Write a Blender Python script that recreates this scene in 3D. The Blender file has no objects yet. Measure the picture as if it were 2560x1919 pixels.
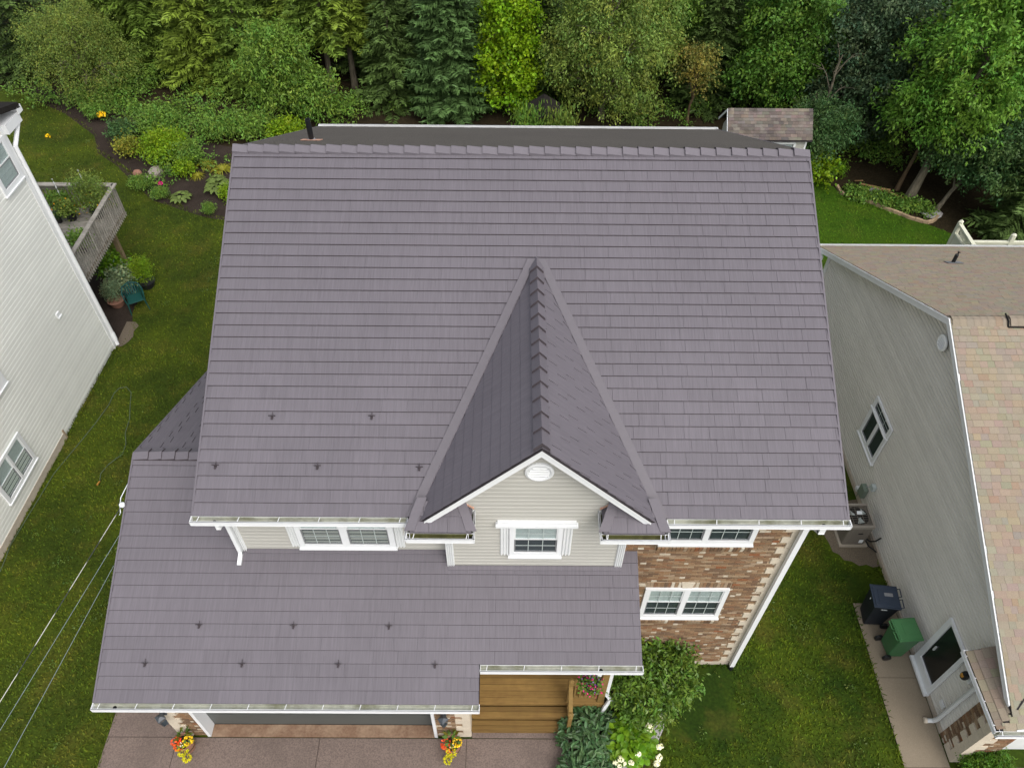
import bpy, math, random
import numpy as np
from mathutils import Matrix, Vector
R=math.radians
sc=bpy.context.scene
COL=sc.collection
# ---------------------------------------------------------------- camera, sky, sun, exposure
cd=bpy.data.cameras.new('camera'); cam=bpy.data.objects.new('camera',cd); COL.objects.link(cam)
cd.sensor_fit='HORIZONTAL'; cd.sensor_width=36.0; cd.lens=36*1939.445/2560
cd.clip_start=.1; cd.clip_end=2000
rot=Matrix(((0.999967747857847,-0.006798662072550646,-0.0042756798439999135),
            (0.0021863523896224002,0.7426999512289415,-0.6696207899309552),
            (0.007728072679104291,0.6695898450832056,0.7426908618356061)))
cam.matrix_world=Matrix.Translation((0,0,17.5))@rot.to_4x4()
sc.camera=cam
w=bpy.data.worlds.new('World'); sc.world=w; w.use_nodes=True
nt=w.node_tree; nt.nodes.clear()
sky=nt.nodes.new('ShaderNodeTexSky'); sky.sky_type='NISHITA'; sky.sun_disc=False
SUN_EL,SUN_AZ=R(52),R(150)
sky.sun_elevation=SUN_EL; sky.sun_rotation=SUN_AZ
sky.air_density=1.0; sky.dust_density=5.0; sky.ozone_density=.6
bg=nt.nodes.new('ShaderNodeBackground'); bg.inputs[1].default_value=.15
wo=nt.nodes.new('ShaderNodeOutputWorld')
hs=nt.nodes.new('ShaderNodeHueSaturation'); hs.inputs['Saturation'].default_value=.4
nt.links.new(sky.outputs[0],hs.inputs['Color']); nt.links.new(hs.outputs[0],bg.inputs[0]); nt.links.new(bg.outputs[0],wo.inputs[0])
sl=bpy.data.lights.new('sun','SUN'); sl.energy=.5; sl.angle=R(85); sl.color=(1,.975,.955)
so=bpy.data.objects.new('sun',sl); COL.objects.link(so)
sd=Vector((math.sin(SUN_AZ)*math.cos(SUN_EL),math.cos(SUN_AZ)*math.cos(SUN_EL),math.sin(SUN_EL)))
so.rotation_euler=sd.to_track_quat('Z','Y').to_euler(); so.location=sd*60
sc.view_settings.view_transform='Standard'; sc.view_settings.look='None'
sc.view_settings.exposure=0.66; sc.view_settings.gamma=1
sc.cycles.max_bounces=6; sc.cycles.diffuse_bounces=3; sc.cycles.transparent_max_bounces=8
# ---------------------------------------------------------------- materials
def L(c):   # sRGB 0-255 -> linear
    return tuple((x/255/12.92 if x/255<=.04045 else ((x/255+.055)/1.055)**2.4) for x in c)
MATS={}
def mk(name,col,rough=.6,spec=.3,var=0.,vs=5.,stretch=(1,1,1),bump=0.,bs=60.,tint=False,orand=0.,trans=0.,var2=0.,vs2=.6,metal=0.,dirt=None,dirts=1.5,dirta=.5,coat=0.):
    m=bpy.data.materials.new(name); m.use_nodes=True; n=m.node_tree; N=n.nodes; K=n.links
    p=N['Principled BSDF']; p.inputs['Roughness'].default_value=rough
    p.inputs['Specular IOR Level'].default_value=spec; p.inputs['Metallic'].default_value=metal
    if coat: p.inputs['Coat Weight'].default_value=coat
    geo=N.new('ShaderNodeNewGeometry'); mp=N.new('ShaderNodeMapping'); mp.inputs['Scale'].default_value=stretch
    K.new(geo.outputs['Position'],mp.inputs['Vector'])
    rgb=N.new('ShaderNodeRGB'); rgb.outputs[0].default_value=(*col,1); cur=rgb.outputs[0]
    def mul(a,b):
        x=N.new('ShaderNodeMix'); x.data_type='RGBA'; x.blend_type='MULTIPLY'; x.inputs[0].default_value=1
        K.new(a,x.inputs[6]); K.new(b,x.inputs[7]); return x.outputs[2]
    def rng(src,lo,hi,a=.25,b=.75):
        r=N.new('ShaderNodeMapRange'); r.inputs[1].default_value=a; r.inputs[2].default_value=b
        r.inputs[3].default_value=lo; r.inputs[4].default_value=hi; K.new(src,r.inputs[0]); return r.outputs[0]
    def noise(sc_,vec,det=4,ro=.6):
        t=N.new('ShaderNodeTexNoise'); t.inputs['Scale'].default_value=sc_; t.inputs['Detail'].default_value=det
        t.inputs['Roughness'].default_value=ro; K.new(vec,t.inputs['Vector']); return t.outputs[0]
    if var: cur=mul(cur,rng(noise(vs,mp.outputs[0]),1-var,1+var))
    if var2: cur=mul(cur,rng(noise(vs2,geo.outputs['Position'],3),1-var2,1+var2))
    if tint:
        a=N.new('ShaderNodeAttribute'); a.attribute_name='tint'; cur=mul(cur,a.outputs['Color'])
    if orand:
        oi=N.new('ShaderNodeObjectInfo'); cur=mul(cur,rng(oi.outputs['Random'],1-orand,1+orand,0,1))
    if dirt:
        x=N.new('ShaderNodeMix'); x.data_type='RGBA'; K.new(rng(noise(dirts,geo.outputs['Position'],5),0,dirta,.45,.7),x.inputs[0])
        K.new(cur,x.inputs[6]); x.inputs[7].default_value=(*dirt,1); cur=x.outputs[2]
    K.new(cur,p.inputs['Base Color'])
    if bump:
        b=N.new('ShaderNodeBump'); b.inputs['Strength'].default_value=bump; b.inputs['Distance'].default_value=.01
        K.new(noise(bs,mp.outputs[0]),b.inputs['Height']); K.new(b.outputs[0],p.inputs['Normal'])
    if trans:
        tr=N.new('ShaderNodeBsdfTranslucent'); K.new(cur,tr.inputs[0]); ms=N.new('ShaderNodeMixShader'); ms.inputs[0].default_value=trans
        K.new(p.outputs[0],ms.inputs[1]); K.new(tr.outputs[0],ms.inputs[2]); K.new(ms.outputs[0],N['Material Output'].inputs[0])
    MATS[name]=m; return m
roofc=L((97,93,99))
mk('roof_metal',roofc,.62,.35,.13,1.,(36,1.8,1.8),.35,1.5,orand=.05,var2=.06)
mk('roof_metal_side',roofc,.62,.35,.13,1.,(1.8,36,1.8),.35,1.5,orand=.05,var2=.06)
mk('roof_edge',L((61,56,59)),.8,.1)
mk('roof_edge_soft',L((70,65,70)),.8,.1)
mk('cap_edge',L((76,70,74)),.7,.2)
mk('roof_rear_shaded',L((86,83,79)),.95,.05,.3,60,var2=.06,bump=1.0,bs=90)  # same shingles as the front; base darkened to paint in granule shade at grazing view
mk('roof_cap',tuple(x*1.04 for x in roofc),.6,.35,.06,30,bump=.1,orand=.07)
mk('roof_under',L((52,48,50)),.8,.2)
mk('flashing',tuple(x*.92 for x in roofc),.5,.4,.05,8)
mk('white',(.72,.74,.75),.45,.4,.04,3)
mk('white_trim',(.69,.71,.71),.5,.35,.05,2,var2=.05)
mk('gutter_in',L((170,172,160)),.7,.2,.3,6,dirt=L((96,98,60)),dirts=2.2,dirta=.8)
mk('gutter_moss',L((94,95,60)),.9,.1,.4,18,dirt=L((60,58,40)),dirts=9,dirta=.8)
mk('siding_beige',L((172,171,164)),.55,.3,.03,40,(1,1,8),orand=.02,var2=.03)
mk('siding_pale',L((220,222,216)),.55,.3,.03,30,(1,1,4),orand=.03,var2=.06)
mk('siding_grey',L((208,206,198)),.6,.25,.05,20,(1,1,4),orand=.05,var2=.07)
mk('brick',(1,1,1),.85,.15,.15,45,bump=.3,bs=80,tint=True)
mk('mortar',L((166,148,124)),.9,.1,.15,25)
mk('quoin',L((196,186,168)),.85,.15,.14,35,bump=.3,bs=70,orand=.05)
mk('concrete',L((160,152,138)),.9,.15,.12,12,var2=.1,bump=.2,bs=90)
mk('foundation',L((180,170,155)),.9,.15,.1,10,var2=.08)
mk('drive',L((114,101,94)),.85,.2,.4,38,dirt=L((94,84,78)),dirts=1.1,dirta=.5,var2=.1,vs2=.7,bump=.4,bs=110,orand=.03)
mk('apron',L((122,98,80)),.85,.2,.2,20,dirt=L((168,148,125)),dirts=2.5,dirta=.5)
mk('path',L((128,118,102)),.9,.15,.24,100,var2=.09,vs2=1.2,bump=.4,bs=110,orand=.02)
mk('joint',L((70,62,56)),.95,.1)
mk('door_grey',L((78,82,80)),.5,.4,.06,3)
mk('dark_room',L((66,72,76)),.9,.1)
mk('blind',L((190,196,194)),.7,.2)
mk('black',L((24,26,28)),.45,.4)
mk('door_glass',L((26,28,28)),.22,.35)
mk('black_matte',L((20,20,21)),.8,.2)
mk('lead',L((120,122,124)),.5,.4,.1,10)
mk('copper_stain',L((190,150,130)),.8,.2,.2,12)
mk('lamp_metal',L((64,70,76)),.4,.5,.1,20)
mk('pipe_metal',L((196,200,200)),.35,.5)
mk('deck_wood',L((122,97,55)),.75,.2,.25,1,(1.5,30,10),bump=.15,bs=2,orand=.22,dirt=L((100,74,42)),dirts=4,dirta=.4)
mk('rail_wood',L((128,104,60)),.75,.2,.2,14,orand=.1,dirt=L((92,74,40)),dirts=5,dirta=.5)
mk('grey_wood',L((150,146,138)),.85,.15,.25,1,(3,22,22),orand=.15,dirt=L((92,88,76)),dirts=5,dirta=.5)
mk('post_wood',L((128,112,88)),.85,.15,.2,8)
mk('vinyl',L((205,206,186)),.5,.3,.04,5)
mk('asphalt_tan',(1,1,1),.92,.1,.16,60,tint=True,bump=.3,bs=120)
mk('asphalt_grey',(1,1,1),.92,.1,.2,50,tint=True,dirt=L((62,58,55)),dirts=1.8,dirta=.7,bump=.3,bs=120)
mk('roof_dark',L((38,36,34)),.9,.1,.2,10)
mk('playhouse_wall',L((84,76,56)),.85,.15,.1,8)
mk('soil',L((54,47,42)),.95,.05,.45,40,var2=.25,vs2=1.2,bump=.8,bs=60)
mk('forest_floor',L((46,40,28)),.95,.05,.5,14,var2=.35,vs2=.5,bump=.8,bs=30)
mk('gravel',L((104,95,82)),.9,.15,.5,60,bump=1,bs=70)
mk('stone',L((142,136,126)),.85,.15,.22,9,bump=.4,bs=25,orand=.12)
mk('kerb_stone',L((158,156,154)),.85,.15,.16,9,bump=.3,bs=40,orand=.06)
mk('edging',L((158,138,112)),.9,.1,.2,14,orand=.16)
mk('bark',L((104,98,84)),.95,.1,.4,9,(1,1,.35),bump=.7,bs=20)
mk('bark_brown',L((92,78,60)),.95,.1,.4,9,(1,1,.35),bump=.7,bs=20)
mk('log',L((150,122,84)),.9,.1,.3,8)
mk('terracotta',L((140,104,88)),.8,.2,.15,9)
mk('pot_black',L((34,34,36)),.5,.35,.1,9)
mk('chair_green',L((24,70,66)),.4,.4,.06,8)
mk('bin_blue',L((44,54,68)),.5,.35,.08,9)
mk('bin_green',L((72,122,76)),.5,.35,.08,9)
mk('bin_dark',L((30,34,40)),.55,.3,.1,9)
mk('bin_green_body',L((60,104,66)),.5,.35,.08,9)
mk('ac_case',L((138,132,122)),.55,.35,.06,9)
mk('ac_side',L((112,106,97)),.6,.3,.12,1,(40,40,2))
mk('utility_green',L((120,134,120)),.5,.35)
mk('utility_grey',L((176,186,184)),.45,.4)
mk('vent_white',(.86,.88,.88),.4,.4)
mk('paper',L((225,230,232)),.6,.2)
mk('hose',L((78,92,72)),.6,.3)
mk('brass',L((205,150,70)),.4,.5,metal=.6)
mk('guard',L((64,58,61)),.5,.4)
mk('cable_black',L((48,52,56)),.6,.3)
mk('cable_grey',L((132,146,150)),.5,.3)
def cable_mat():
    m=mk('cable_bright',L((215,215,208)),.4,.5); n=m.node_tree; p=n.nodes['Principled BSDF']
    g=n.nodes.new('ShaderNodeNewGeometry'); wv=n.nodes.new('ShaderNodeTexWave'); wv.inputs['Scale'].default_value=.32; wv.bands_direction='Y'; wv.inputs['Distortion'].default_value=1.5
    n.links.new(g.outputs['Position'],wv.inputs['Vector']); r=n.nodes.new('ShaderNodeValToRGB')
    r.color_ramp.elements[0].color=(*L((52,56,62)),1); r.color_ramp.elements[0].position=.35; r.color_ramp.elements[1].color=(*L((190,190,182)),1); r.color_ramp.elements[1].position=.5
    n.links.new(wv.outputs[0],r.inputs[0]); n.links.new(r.outputs[0],p.inputs['Base Color'])
cable_mat()
def glass_mat():
    m=bpy.data.materials.new('glass'); m.use_nodes=True; n=m.node_tree; n.nodes.remove(n.nodes['Principled BSDF'])
    t=n.nodes.new('ShaderNodeBsdfTransparent'); t.inputs[0].default_value=(.90,.93,.93,1); g=n.nodes.new('ShaderNodeBsdfGlossy'); g.inputs['Roughness'].default_value=.04
    f=n.nodes.new('ShaderNodeFresnel'); f.inputs[0].default_value=1.6; x=n.nodes.new('ShaderNodeMixShader'); ge=n.nodes.new('ShaderNodeNewGeometry'); iv=n.nodes.new('ShaderNodeMath'); iv.operation='SUBTRACT'; iv.inputs[0].default_value=1; n.links.new(ge.outputs['Backfacing'],iv.inputs[1]); mu=n.nodes.new('ShaderNodeMath'); mu.operation='MULTIPLY'; n.links.new(f.outputs[0],mu.inputs[0]); n.links.new(iv.outputs[0],mu.inputs[1])
    n.links.new(mu.outputs[0],x.inputs[0]); n.links.new(t.outputs[0],x.inputs[1]); n.links.new(g.outputs[0],x.inputs[2]); n.links.new(x.outputs[0],n.nodes['Material Output'].inputs[0]); MATS['glass']=m
glass_mat()
def lawn_mat(name,gain,tint):
    m=bpy.data.materials.new(name); m.use_nodes=True; n=m.node_tree; N=n.nodes; K=n.links; p=N['Principled BSDF']; p.inputs['Roughness'].default_value=.85; p.inputs['Specular IOR Level'].default_value=.12
    geo=N.new('ShaderNodeNewGeometry')
    def noise(s,d=4,off=0):
        mp=N.new('ShaderNodeMapping'); mp.inputs['Location'].default_value=(off,off*.7,0); K.new(geo.outputs['Position'],mp.inputs[0])
        t=N.new('ShaderNodeTexNoise'); t.inputs['Scale'].default_value=s; t.inputs['Detail'].default_value=d; t.inputs['Roughness'].default_value=.65; K.new(mp.outputs[0],t.inputs['Vector']); return t.outputs[0]
    def ramp(src,a,ca,b,cb):
        r=N.new('ShaderNodeValToRGB'); r.color_ramp.elements[0].position=a; r.color_ramp.elements[1].position=b
        r.color_ramp.elements[0].color=ca; r.color_ramp.elements[1].color=cb; K.new(src,r.inputs[0]); return r.outputs[0]
    def g4(c): return tuple(x*gain for x in L(c))+(1,)
    c=ramp(noise(.55,5),.38,g4((48,72,16)),.66,g4((84,103,22)))
    def mix(f,a,b):
        x=N.new('ShaderNodeMix'); x.data_type='RGBA'; K.new(f,x.inputs[0]); K.new(a,x.inputs[6]); x.inputs[7].default_value=b; return x.outputs[2]
    W=(0,0,0,1); 
    c=mix(ramp(noise(.9,5,13),.50,(0,0,0,1),.74,(.62,.62,.62,1)),c,g4((112,104,46)))
    # greener toward the right-hand lawn and the front (different owners' grass)
    sp=N.new('ShaderNodeSeparateXYZ'); K.new(geo.outputs['Position'],sp.inputs[0]); mr=N.new('ShaderNodeMapRange'); mr.inputs[1].default_value=6; mr.inputs[2].default_value=11; mr.inputs[4].default_value=.55
    K.new(sp.outputs[0],mr.inputs[0]); 
    mr2=N.new('ShaderNodeMapRange'); mr2.inputs[1].default_value=18; mr2.inputs[2].default_value=22; K.new(sp.outputs[1],mr2.inputs[0])
    mm=N.new('ShaderNodeMath'); mm.operation='MULTIPLY'; K.new(mr.outputs[0],mm.inputs[0]); K.new(mr2.outputs[0],mm.inputs[1])
    c=mix(mm.outputs[0],c,g4((72,116,22)))
    ml=N.new('ShaderNodeMapRange'); ml.inputs[1].default_value=-5; ml.inputs[2].default_value=-8; ml.inputs[4].default_value=.25; K.new(sp.outputs[0],ml.inputs[0])
    c=mix(ml.outputs[0],c,g4((94,101,34)))
    c2=ramp(noise(16,5,5),.3,(.62,.62,.6,1),.7,(1.3,1.3,1.25,1))
    x=N.new('ShaderNodeMix'); x.data_type='RGBA'; x.blend_type='MULTIPLY'; x.inputs[0].default_value=1; K.new(c,x.inputs[6]); K.new(c2,x.inputs[7]); c=x.outputs[2]
    if tint:
        a=N.new('ShaderNodeAttribute'); a.attribute_name='tint'; x=N.new('ShaderNodeMix'); x.data_type='RGBA'; x.blend_type='MULTIPLY'; x.inputs[0].default_value=1; K.new(c,x.inputs[6]); K.new(a.outputs[0],x.inputs[7]); c=x.outputs[2]
    K.new(c,p.inputs['Base Color']); MATS[name]=m
lawn_mat('lawn',.58,False); lawn_mat('grass_blades',.95,True)
FG_=(1.32,1.27,1.0)
def fol(name,c,trans=.25,rough=.5,spec=.25): mk(name,tuple(x*g for x,g in zip(c,FG_)),rough,spec,.12,1.5,tint=True,trans=trans)
fol('f_olive',(0.125, 0.18, 0.042)); fol('f_fir',(0.1, 0.165, 0.032),.12); fol('f_fir_yel',(0.115, 0.17, 0.028),.12); fol('f_fir_dark',(0.058, 0.1, 0.032),.1); fol('f_spruce',(0.06, 0.115, 0.044),.1)
fol('f_cherry',(0.11, 0.2, 0.036)); fol('f_maple',(.15,.27,.010),.3); fol('f_birch',(0.13, 0.195, 0.045)); fol('f_brown',(0.17, 0.17, 0.045)); fol('f_green',(0.075, 0.165, 0.028))
fol('f_blue',(0.058, 0.102, 0.06)); fol('f_ash',(0.095, 0.205, 0.03)); fol('f_dark',(0.052, 0.11, 0.042)); fol('f_lime',(.14,.24,.012),.3); fol('f_yel',(.17,.19,.03),.3)
fol('f_rhodo',(.08,.15,.024),.2,.4,.35); fol('f_hydr',(.095,.205,.012),.3,.45); fol('f_peony',(.048,.105,.048),.15,.4,.35); fol('f_mid',(0.1, 0.19, 0.036)); fol('f_hosta',(.11,.16,.05),.25)
fol('f_box',(.055,.13,.012),.15); fol('f_sage',(.14,.20,.13),.2); fol('petal',(1,1,1),.2,.6,.2)
# ---------------------------------------------------------------- mesh helpers
class M:
    def __init__(s): s.v=[]; s.f=[]; s.t=[]; s.mi=[]; s.ct=None; s.cm=0
    def add(s,v,f):
        b=len(s.v); s.v+= [tuple(map(float,p)) for p in v]
        for q in f: s.f.append(tuple(b+i for i in q)); s.t.append(s.ct); s.mi.append(s.cm)
        return s
    def box(s,x0,x1,y0,y1,z0,z1):
        return s.add([(x0,y0,z0),(x1,y0,z0),(x1,y1,z0),(x0,y1,z0),(x0,y0,z1),(x1,y0,z1),(x1,y1,z1),(x0,y1,z1)],
            [(0,3,2,1),(4,5,6,7),(0,1,5,4),(1,2,6,5),(2,3,7,6),(3,0,4,7)])
    def obox(s,O,a,b,c):  # corner O, edge vectors a,b,c
        O,a,b,c=map(np.array,(O,a,b,c)); P=[O,O+a,O+a+b,O+b]; P+= [p+c for p in P]
        return s.add(P,[(0,3,2,1),(4,5,6,7),(0,1,5,4),(1,2,6,5),(2,3,7,6),(3,0,4,7)])
    def poly(s,P): return s.add(P,[tuple(range(len(P)))])
    def prism(s,P,d):  # polygon P extruded by d
        n=len(P); d=np.array(d); Q=[np.array(p)+d for p in P]
        return s.add(list(P)+Q,[tuple(range(n))[::-1],tuple(range(n,2*n))]+[(i,(i+1)%n,n+(i+1)%n,n+i) for i in range(n)])
    def tube(s,P,r,n=6,caps=True):
        P=[np.array(p,float) for p in P]; rr=r if isinstance(r,(list,tuple)) else [r]*len(P); V=[];F=[]
        for i,p in enumerate(P):
            t=P[min(i+1,len(P)-1)]-P[max(i-1,0)]; t/=np.linalg.norm(t)+1e-9
            u=np.cross(t,(0,0,1)) if abs(t[2])<.95 else np.cross(t,(1,0,0)); u/=np.linalg.norm(u); q=np.cross(t,u)
            for k in range(n): a=2*math.pi*k/n; V.append(p+rr[i]*(math.cos(a)*u+math.sin(a)*q))
        for i in range(len(P)-1):
            for k in range(n): F.append((i*n+k,i*n+(k+1)%n,(i+1)*n+(k+1)%n,(i+1)*n+k))
        if caps: F.append(tuple(range(n))[::-1]); F.append(tuple((len(P)-1)*n+k for k in range(n)))
        return s.add(V,F)
    def lathe(s,prof,c=(0,0,0),n=16,sx=1,sy=1):
        V=[(c[0]+r*sx*math.cos(2*math.pi*k/n),c[1]+r*sy*math.sin(2*math.pi*k/n),c[2]+z) for r,z in prof for k in range(n)]
        return s.add(V,[(i*n+k,i*n+(k+1)%n,(i+1)*n+(k+1)%n,(i+1)*n+k) for i in range(len(prof)-1) for k in range(n)])
    def mesh(s,name,mats):
        me=bpy.data.meshes.new(name); me.from_pydata(s.v,[],s.f)
        for m in (mats if isinstance(mats,(list,tuple)) else [mats]): me.materials.append(MATS[m])
        if any(s.mi): me.polygons.foreach_set('material_index',s.mi)
        if any(t is not None for t in s.t):
            a=me.attributes.new('tint','FLOAT_COLOR','FACE'); a.data.foreach_set('color',[x for t in s.t for x in ((*t,1.) if t is not None else (1.,1.,1.,1.))])
        me.update(); return me
OFF={}
def link(o,parent,local):
    COL.objects.link(o)
    if parent is not None:
        o.parent=parent
        if not local: o.location=-OFF.get(parent.name,Vector((0,0,0)))
        OFF[o.name]=(OFF.get(parent.name,Vector((0,0,0)))+o.location)
    else: OFF[o.name]=Vector(o.location)
    return o
def ob(name,mb,mats,parent=None,local=False,kind=None,label=None,smooth=False,bevel=0,loc=None):
    me=mb if isinstance(mb,bpy.types.Mesh) else mb.mesh(name,mats)
    o=bpy.data.objects.new(name,me)
    if loc is not None and parent is None: o.location=loc
    link(o,parent,local)
    if kind: o['kind']=kind
    if label: o['label']=label
    if smooth: me.polygons.foreach_set('use_smooth',[True]*len(me.polygons))
    if bevel:
        b=o.modifiers.new('bevel','BEVEL'); b.width=bevel; b.segments=2; b.limit_method='ANGLE'
    return o
def th(name,label,cat,loc=(0,0,0),rz=0,group=None):
    o=bpy.data.objects.new(name,None); o.empty_display_size=.2; o.location=loc; o.rotation_euler=(0,0,rz); COL.objects.link(o)
    o['label']=label; o['category']=cat
    if group: o['group']=group
    OFF[o.name]=Vector(loc); return o
def tag(o,label,cat,group=None):
    o['label']=label; o['category']=cat
    if group: o['group']=group
    return o
def place(name,me,mat4,parent):   # shared mesh placed by a world matrix under an unrotated parent
    o=bpy.data.objects.new(name,me); COL.objects.link(o); o.parent=parent
    o.matrix_local=Matrix.Translation(-OFF.get(parent.name,Vector((0,0,0))))@mat4; return o
def basis(O,u,v,n): return Matrix(((u[0],v[0],n[0],O[0]),(u[1],v[1],n[1],O[1]),(u[2],v[2],n[2],O[2]),(0,0,0,1)))
def struct(name,mb,mats,**k): return ob(name,mb,mats,kind='structure',**k)
def sheet(P,z): return M().poly([(x,y,z) for x,y in P])
# ---------------------------------------------------------------- ground
g=M(); g.poly([(-400,-300,-.03),(400,-300,-.03),(400,500,-.03),(-400,500,-.03)]); struct('ground',g,'forest_floor')
BED=[(-60,41),(-30,36.5),(-21.42,32.99),(-19.58,31.84),(-17.63,30.04),(-17.02,28.71),(-15.93,27.79),(-14.94,26.68),(-13.75,25.42),(-12.29,24.73),(-11.42,24.34),(-10.7,24.15),(-7,24.6),(0,25.2),(6,26),(12.2,27.0),(12.85,26.4),(12.93,25.88),(13.09,25.78),(13.82,25.38),(14.29,24.97),(14.86,24.53),(15.24,24.24),(15.64,24.05),(16.2,23.6),(17.6,22.4),(22,21.5),(60,21)]
LAWN=[(-60,-25)]+BED+[(60,-25)]
struct('lawn',sheet(LAWN,-.012),'lawn')
rn=random.Random(3)
bedpoly=[(-22.5,34.2)]+[(x,y-.25) for x,y in BED[2:12]]+[(-8,24.5),(-8.2,27.5),(-10.5,28.6),(-13,29.4),(-15.2,31.2),(-18.5,33.2)]
struct('garden_bed',sheet(bedpoly,-.008),'soil')
struct('mulch_strip',sheet([(-12.7,17.2),(-12.25,17.3),(-12.2,17.9),(-12.27,18.4),(-12.42,18.9),(-12.4,19.3),(-12.62,19.8),(-12.6,20.3),(-12.9,20.8),(-13.1,21.2),(-15.5,21.4),(-15.5,17.3)],-.006),'soil')
struct('gravel_patch',sheet([(-12.45,17.2),(-12.22,17.28),(-12.1,17.45),(-12.02,17.7),(-12.08,17.95),(-12.0,18.2),(-12.14,18.38),(-12.45,18.4)],-.002),'gravel')
struct('gravel_bed',sheet([(9.42,9.70),(9.2,9.66),(9.05,9.74),(8.86,9.70),(8.7,9.83),(8.52,9.86),(8.44,10.02),(8.3,10.1),(8.27,10.35),(8.2,10.6),(8.26,10.9),(8.3,11.5),(9.42,11.7)],-.004),'gravel')
struct('planting_bed',sheet([(1.3,4.0),(1.3,7.1),(3.6,7.1),(3.5,6.0),(3.3,5.45),(2.9,4.95),(2.2,4.75),(2.1,4.0)],-.002),'soil')
def paving(name,mat,xs,ys,z,gap=.012,th_=.03,skew=None):
    base=struct(name,M().box(xs[0],xs[-1],ys[0],ys[-1],-.02,z-.012),'joint')
    for i in range(len(xs)-1):
        for j in range(len(ys)-1):
            ob('slab',M().box(xs[i]+(gap/2 if i else 0),xs[i+1]-gap/2,ys[j]+gap/2,ys[j+1]-gap/2,z-.03,z),mat,base)
paving('driveway','drive',[-8.55,-7.05,-4.0,-.85,1.36],[-6,-2.5,1.0,4.0,5.51],.012,.014)
paving('driveway_strip','drive',[-8.55,-7.0],[5.51,7.2],.012)
struct('garage_apron',M().box(-6.33,-1.54,5.522,6.2,-.02,.016),'apron')
struct('porch_apron',M().box(-.74,1.36,5.522,5.7,-.02,.010),'drive')
paving('side_path','path',[8.4,9.37],[-5,-1.5,1.6,4.97,6.87,8.69],.014)
paving('neighbour_driveway','path',[10.1,13,16],[-5,0,4.98],.008)
# ---------------------------------------------------------------- grass blades on the lawn the camera sees
def inpoly(P,x,y):
    P=np.array(P); c=np.zeros(len(x),bool); j=len(P)-1
    for i in range(len(P)):
        k=((P[i,1]>y)!=(P[j,1]>y))&(x<(P[j,0]-P[i,0])*(y-P[i,1])/(P[j,1]-P[i,1]+1e-12)+P[i,0]); c^=k; j=i
    return c
def qmesh(name,Q,tint,mat,parent=None,local=False,kind=None):   # Q (N,4,3) quads
    n=len(Q); me=bpy.data.meshes.new(name); me.vertices.add(n*4); me.vertices.foreach_set('co',Q.reshape(-1).astype(np.float32))
    me.loops.add(n*4); me.loops.foreach_set('vertex_index',np.arange(n*4,dtype=np.int32)); me.polygons.add(n); me.polygons.foreach_set('loop_start',np.arange(0,n*4,4,dtype=np.int32))
    me.materials.append(MATS[mat]); me.update(calc_edges=True)
    a=me.attributes.new('tint','FLOAT_COLOR','FACE'); a.data.foreach_set('color',np.concatenate([tint,np.ones((n,1))],1).reshape(-1).astype(np.float32))
    return me
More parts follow.
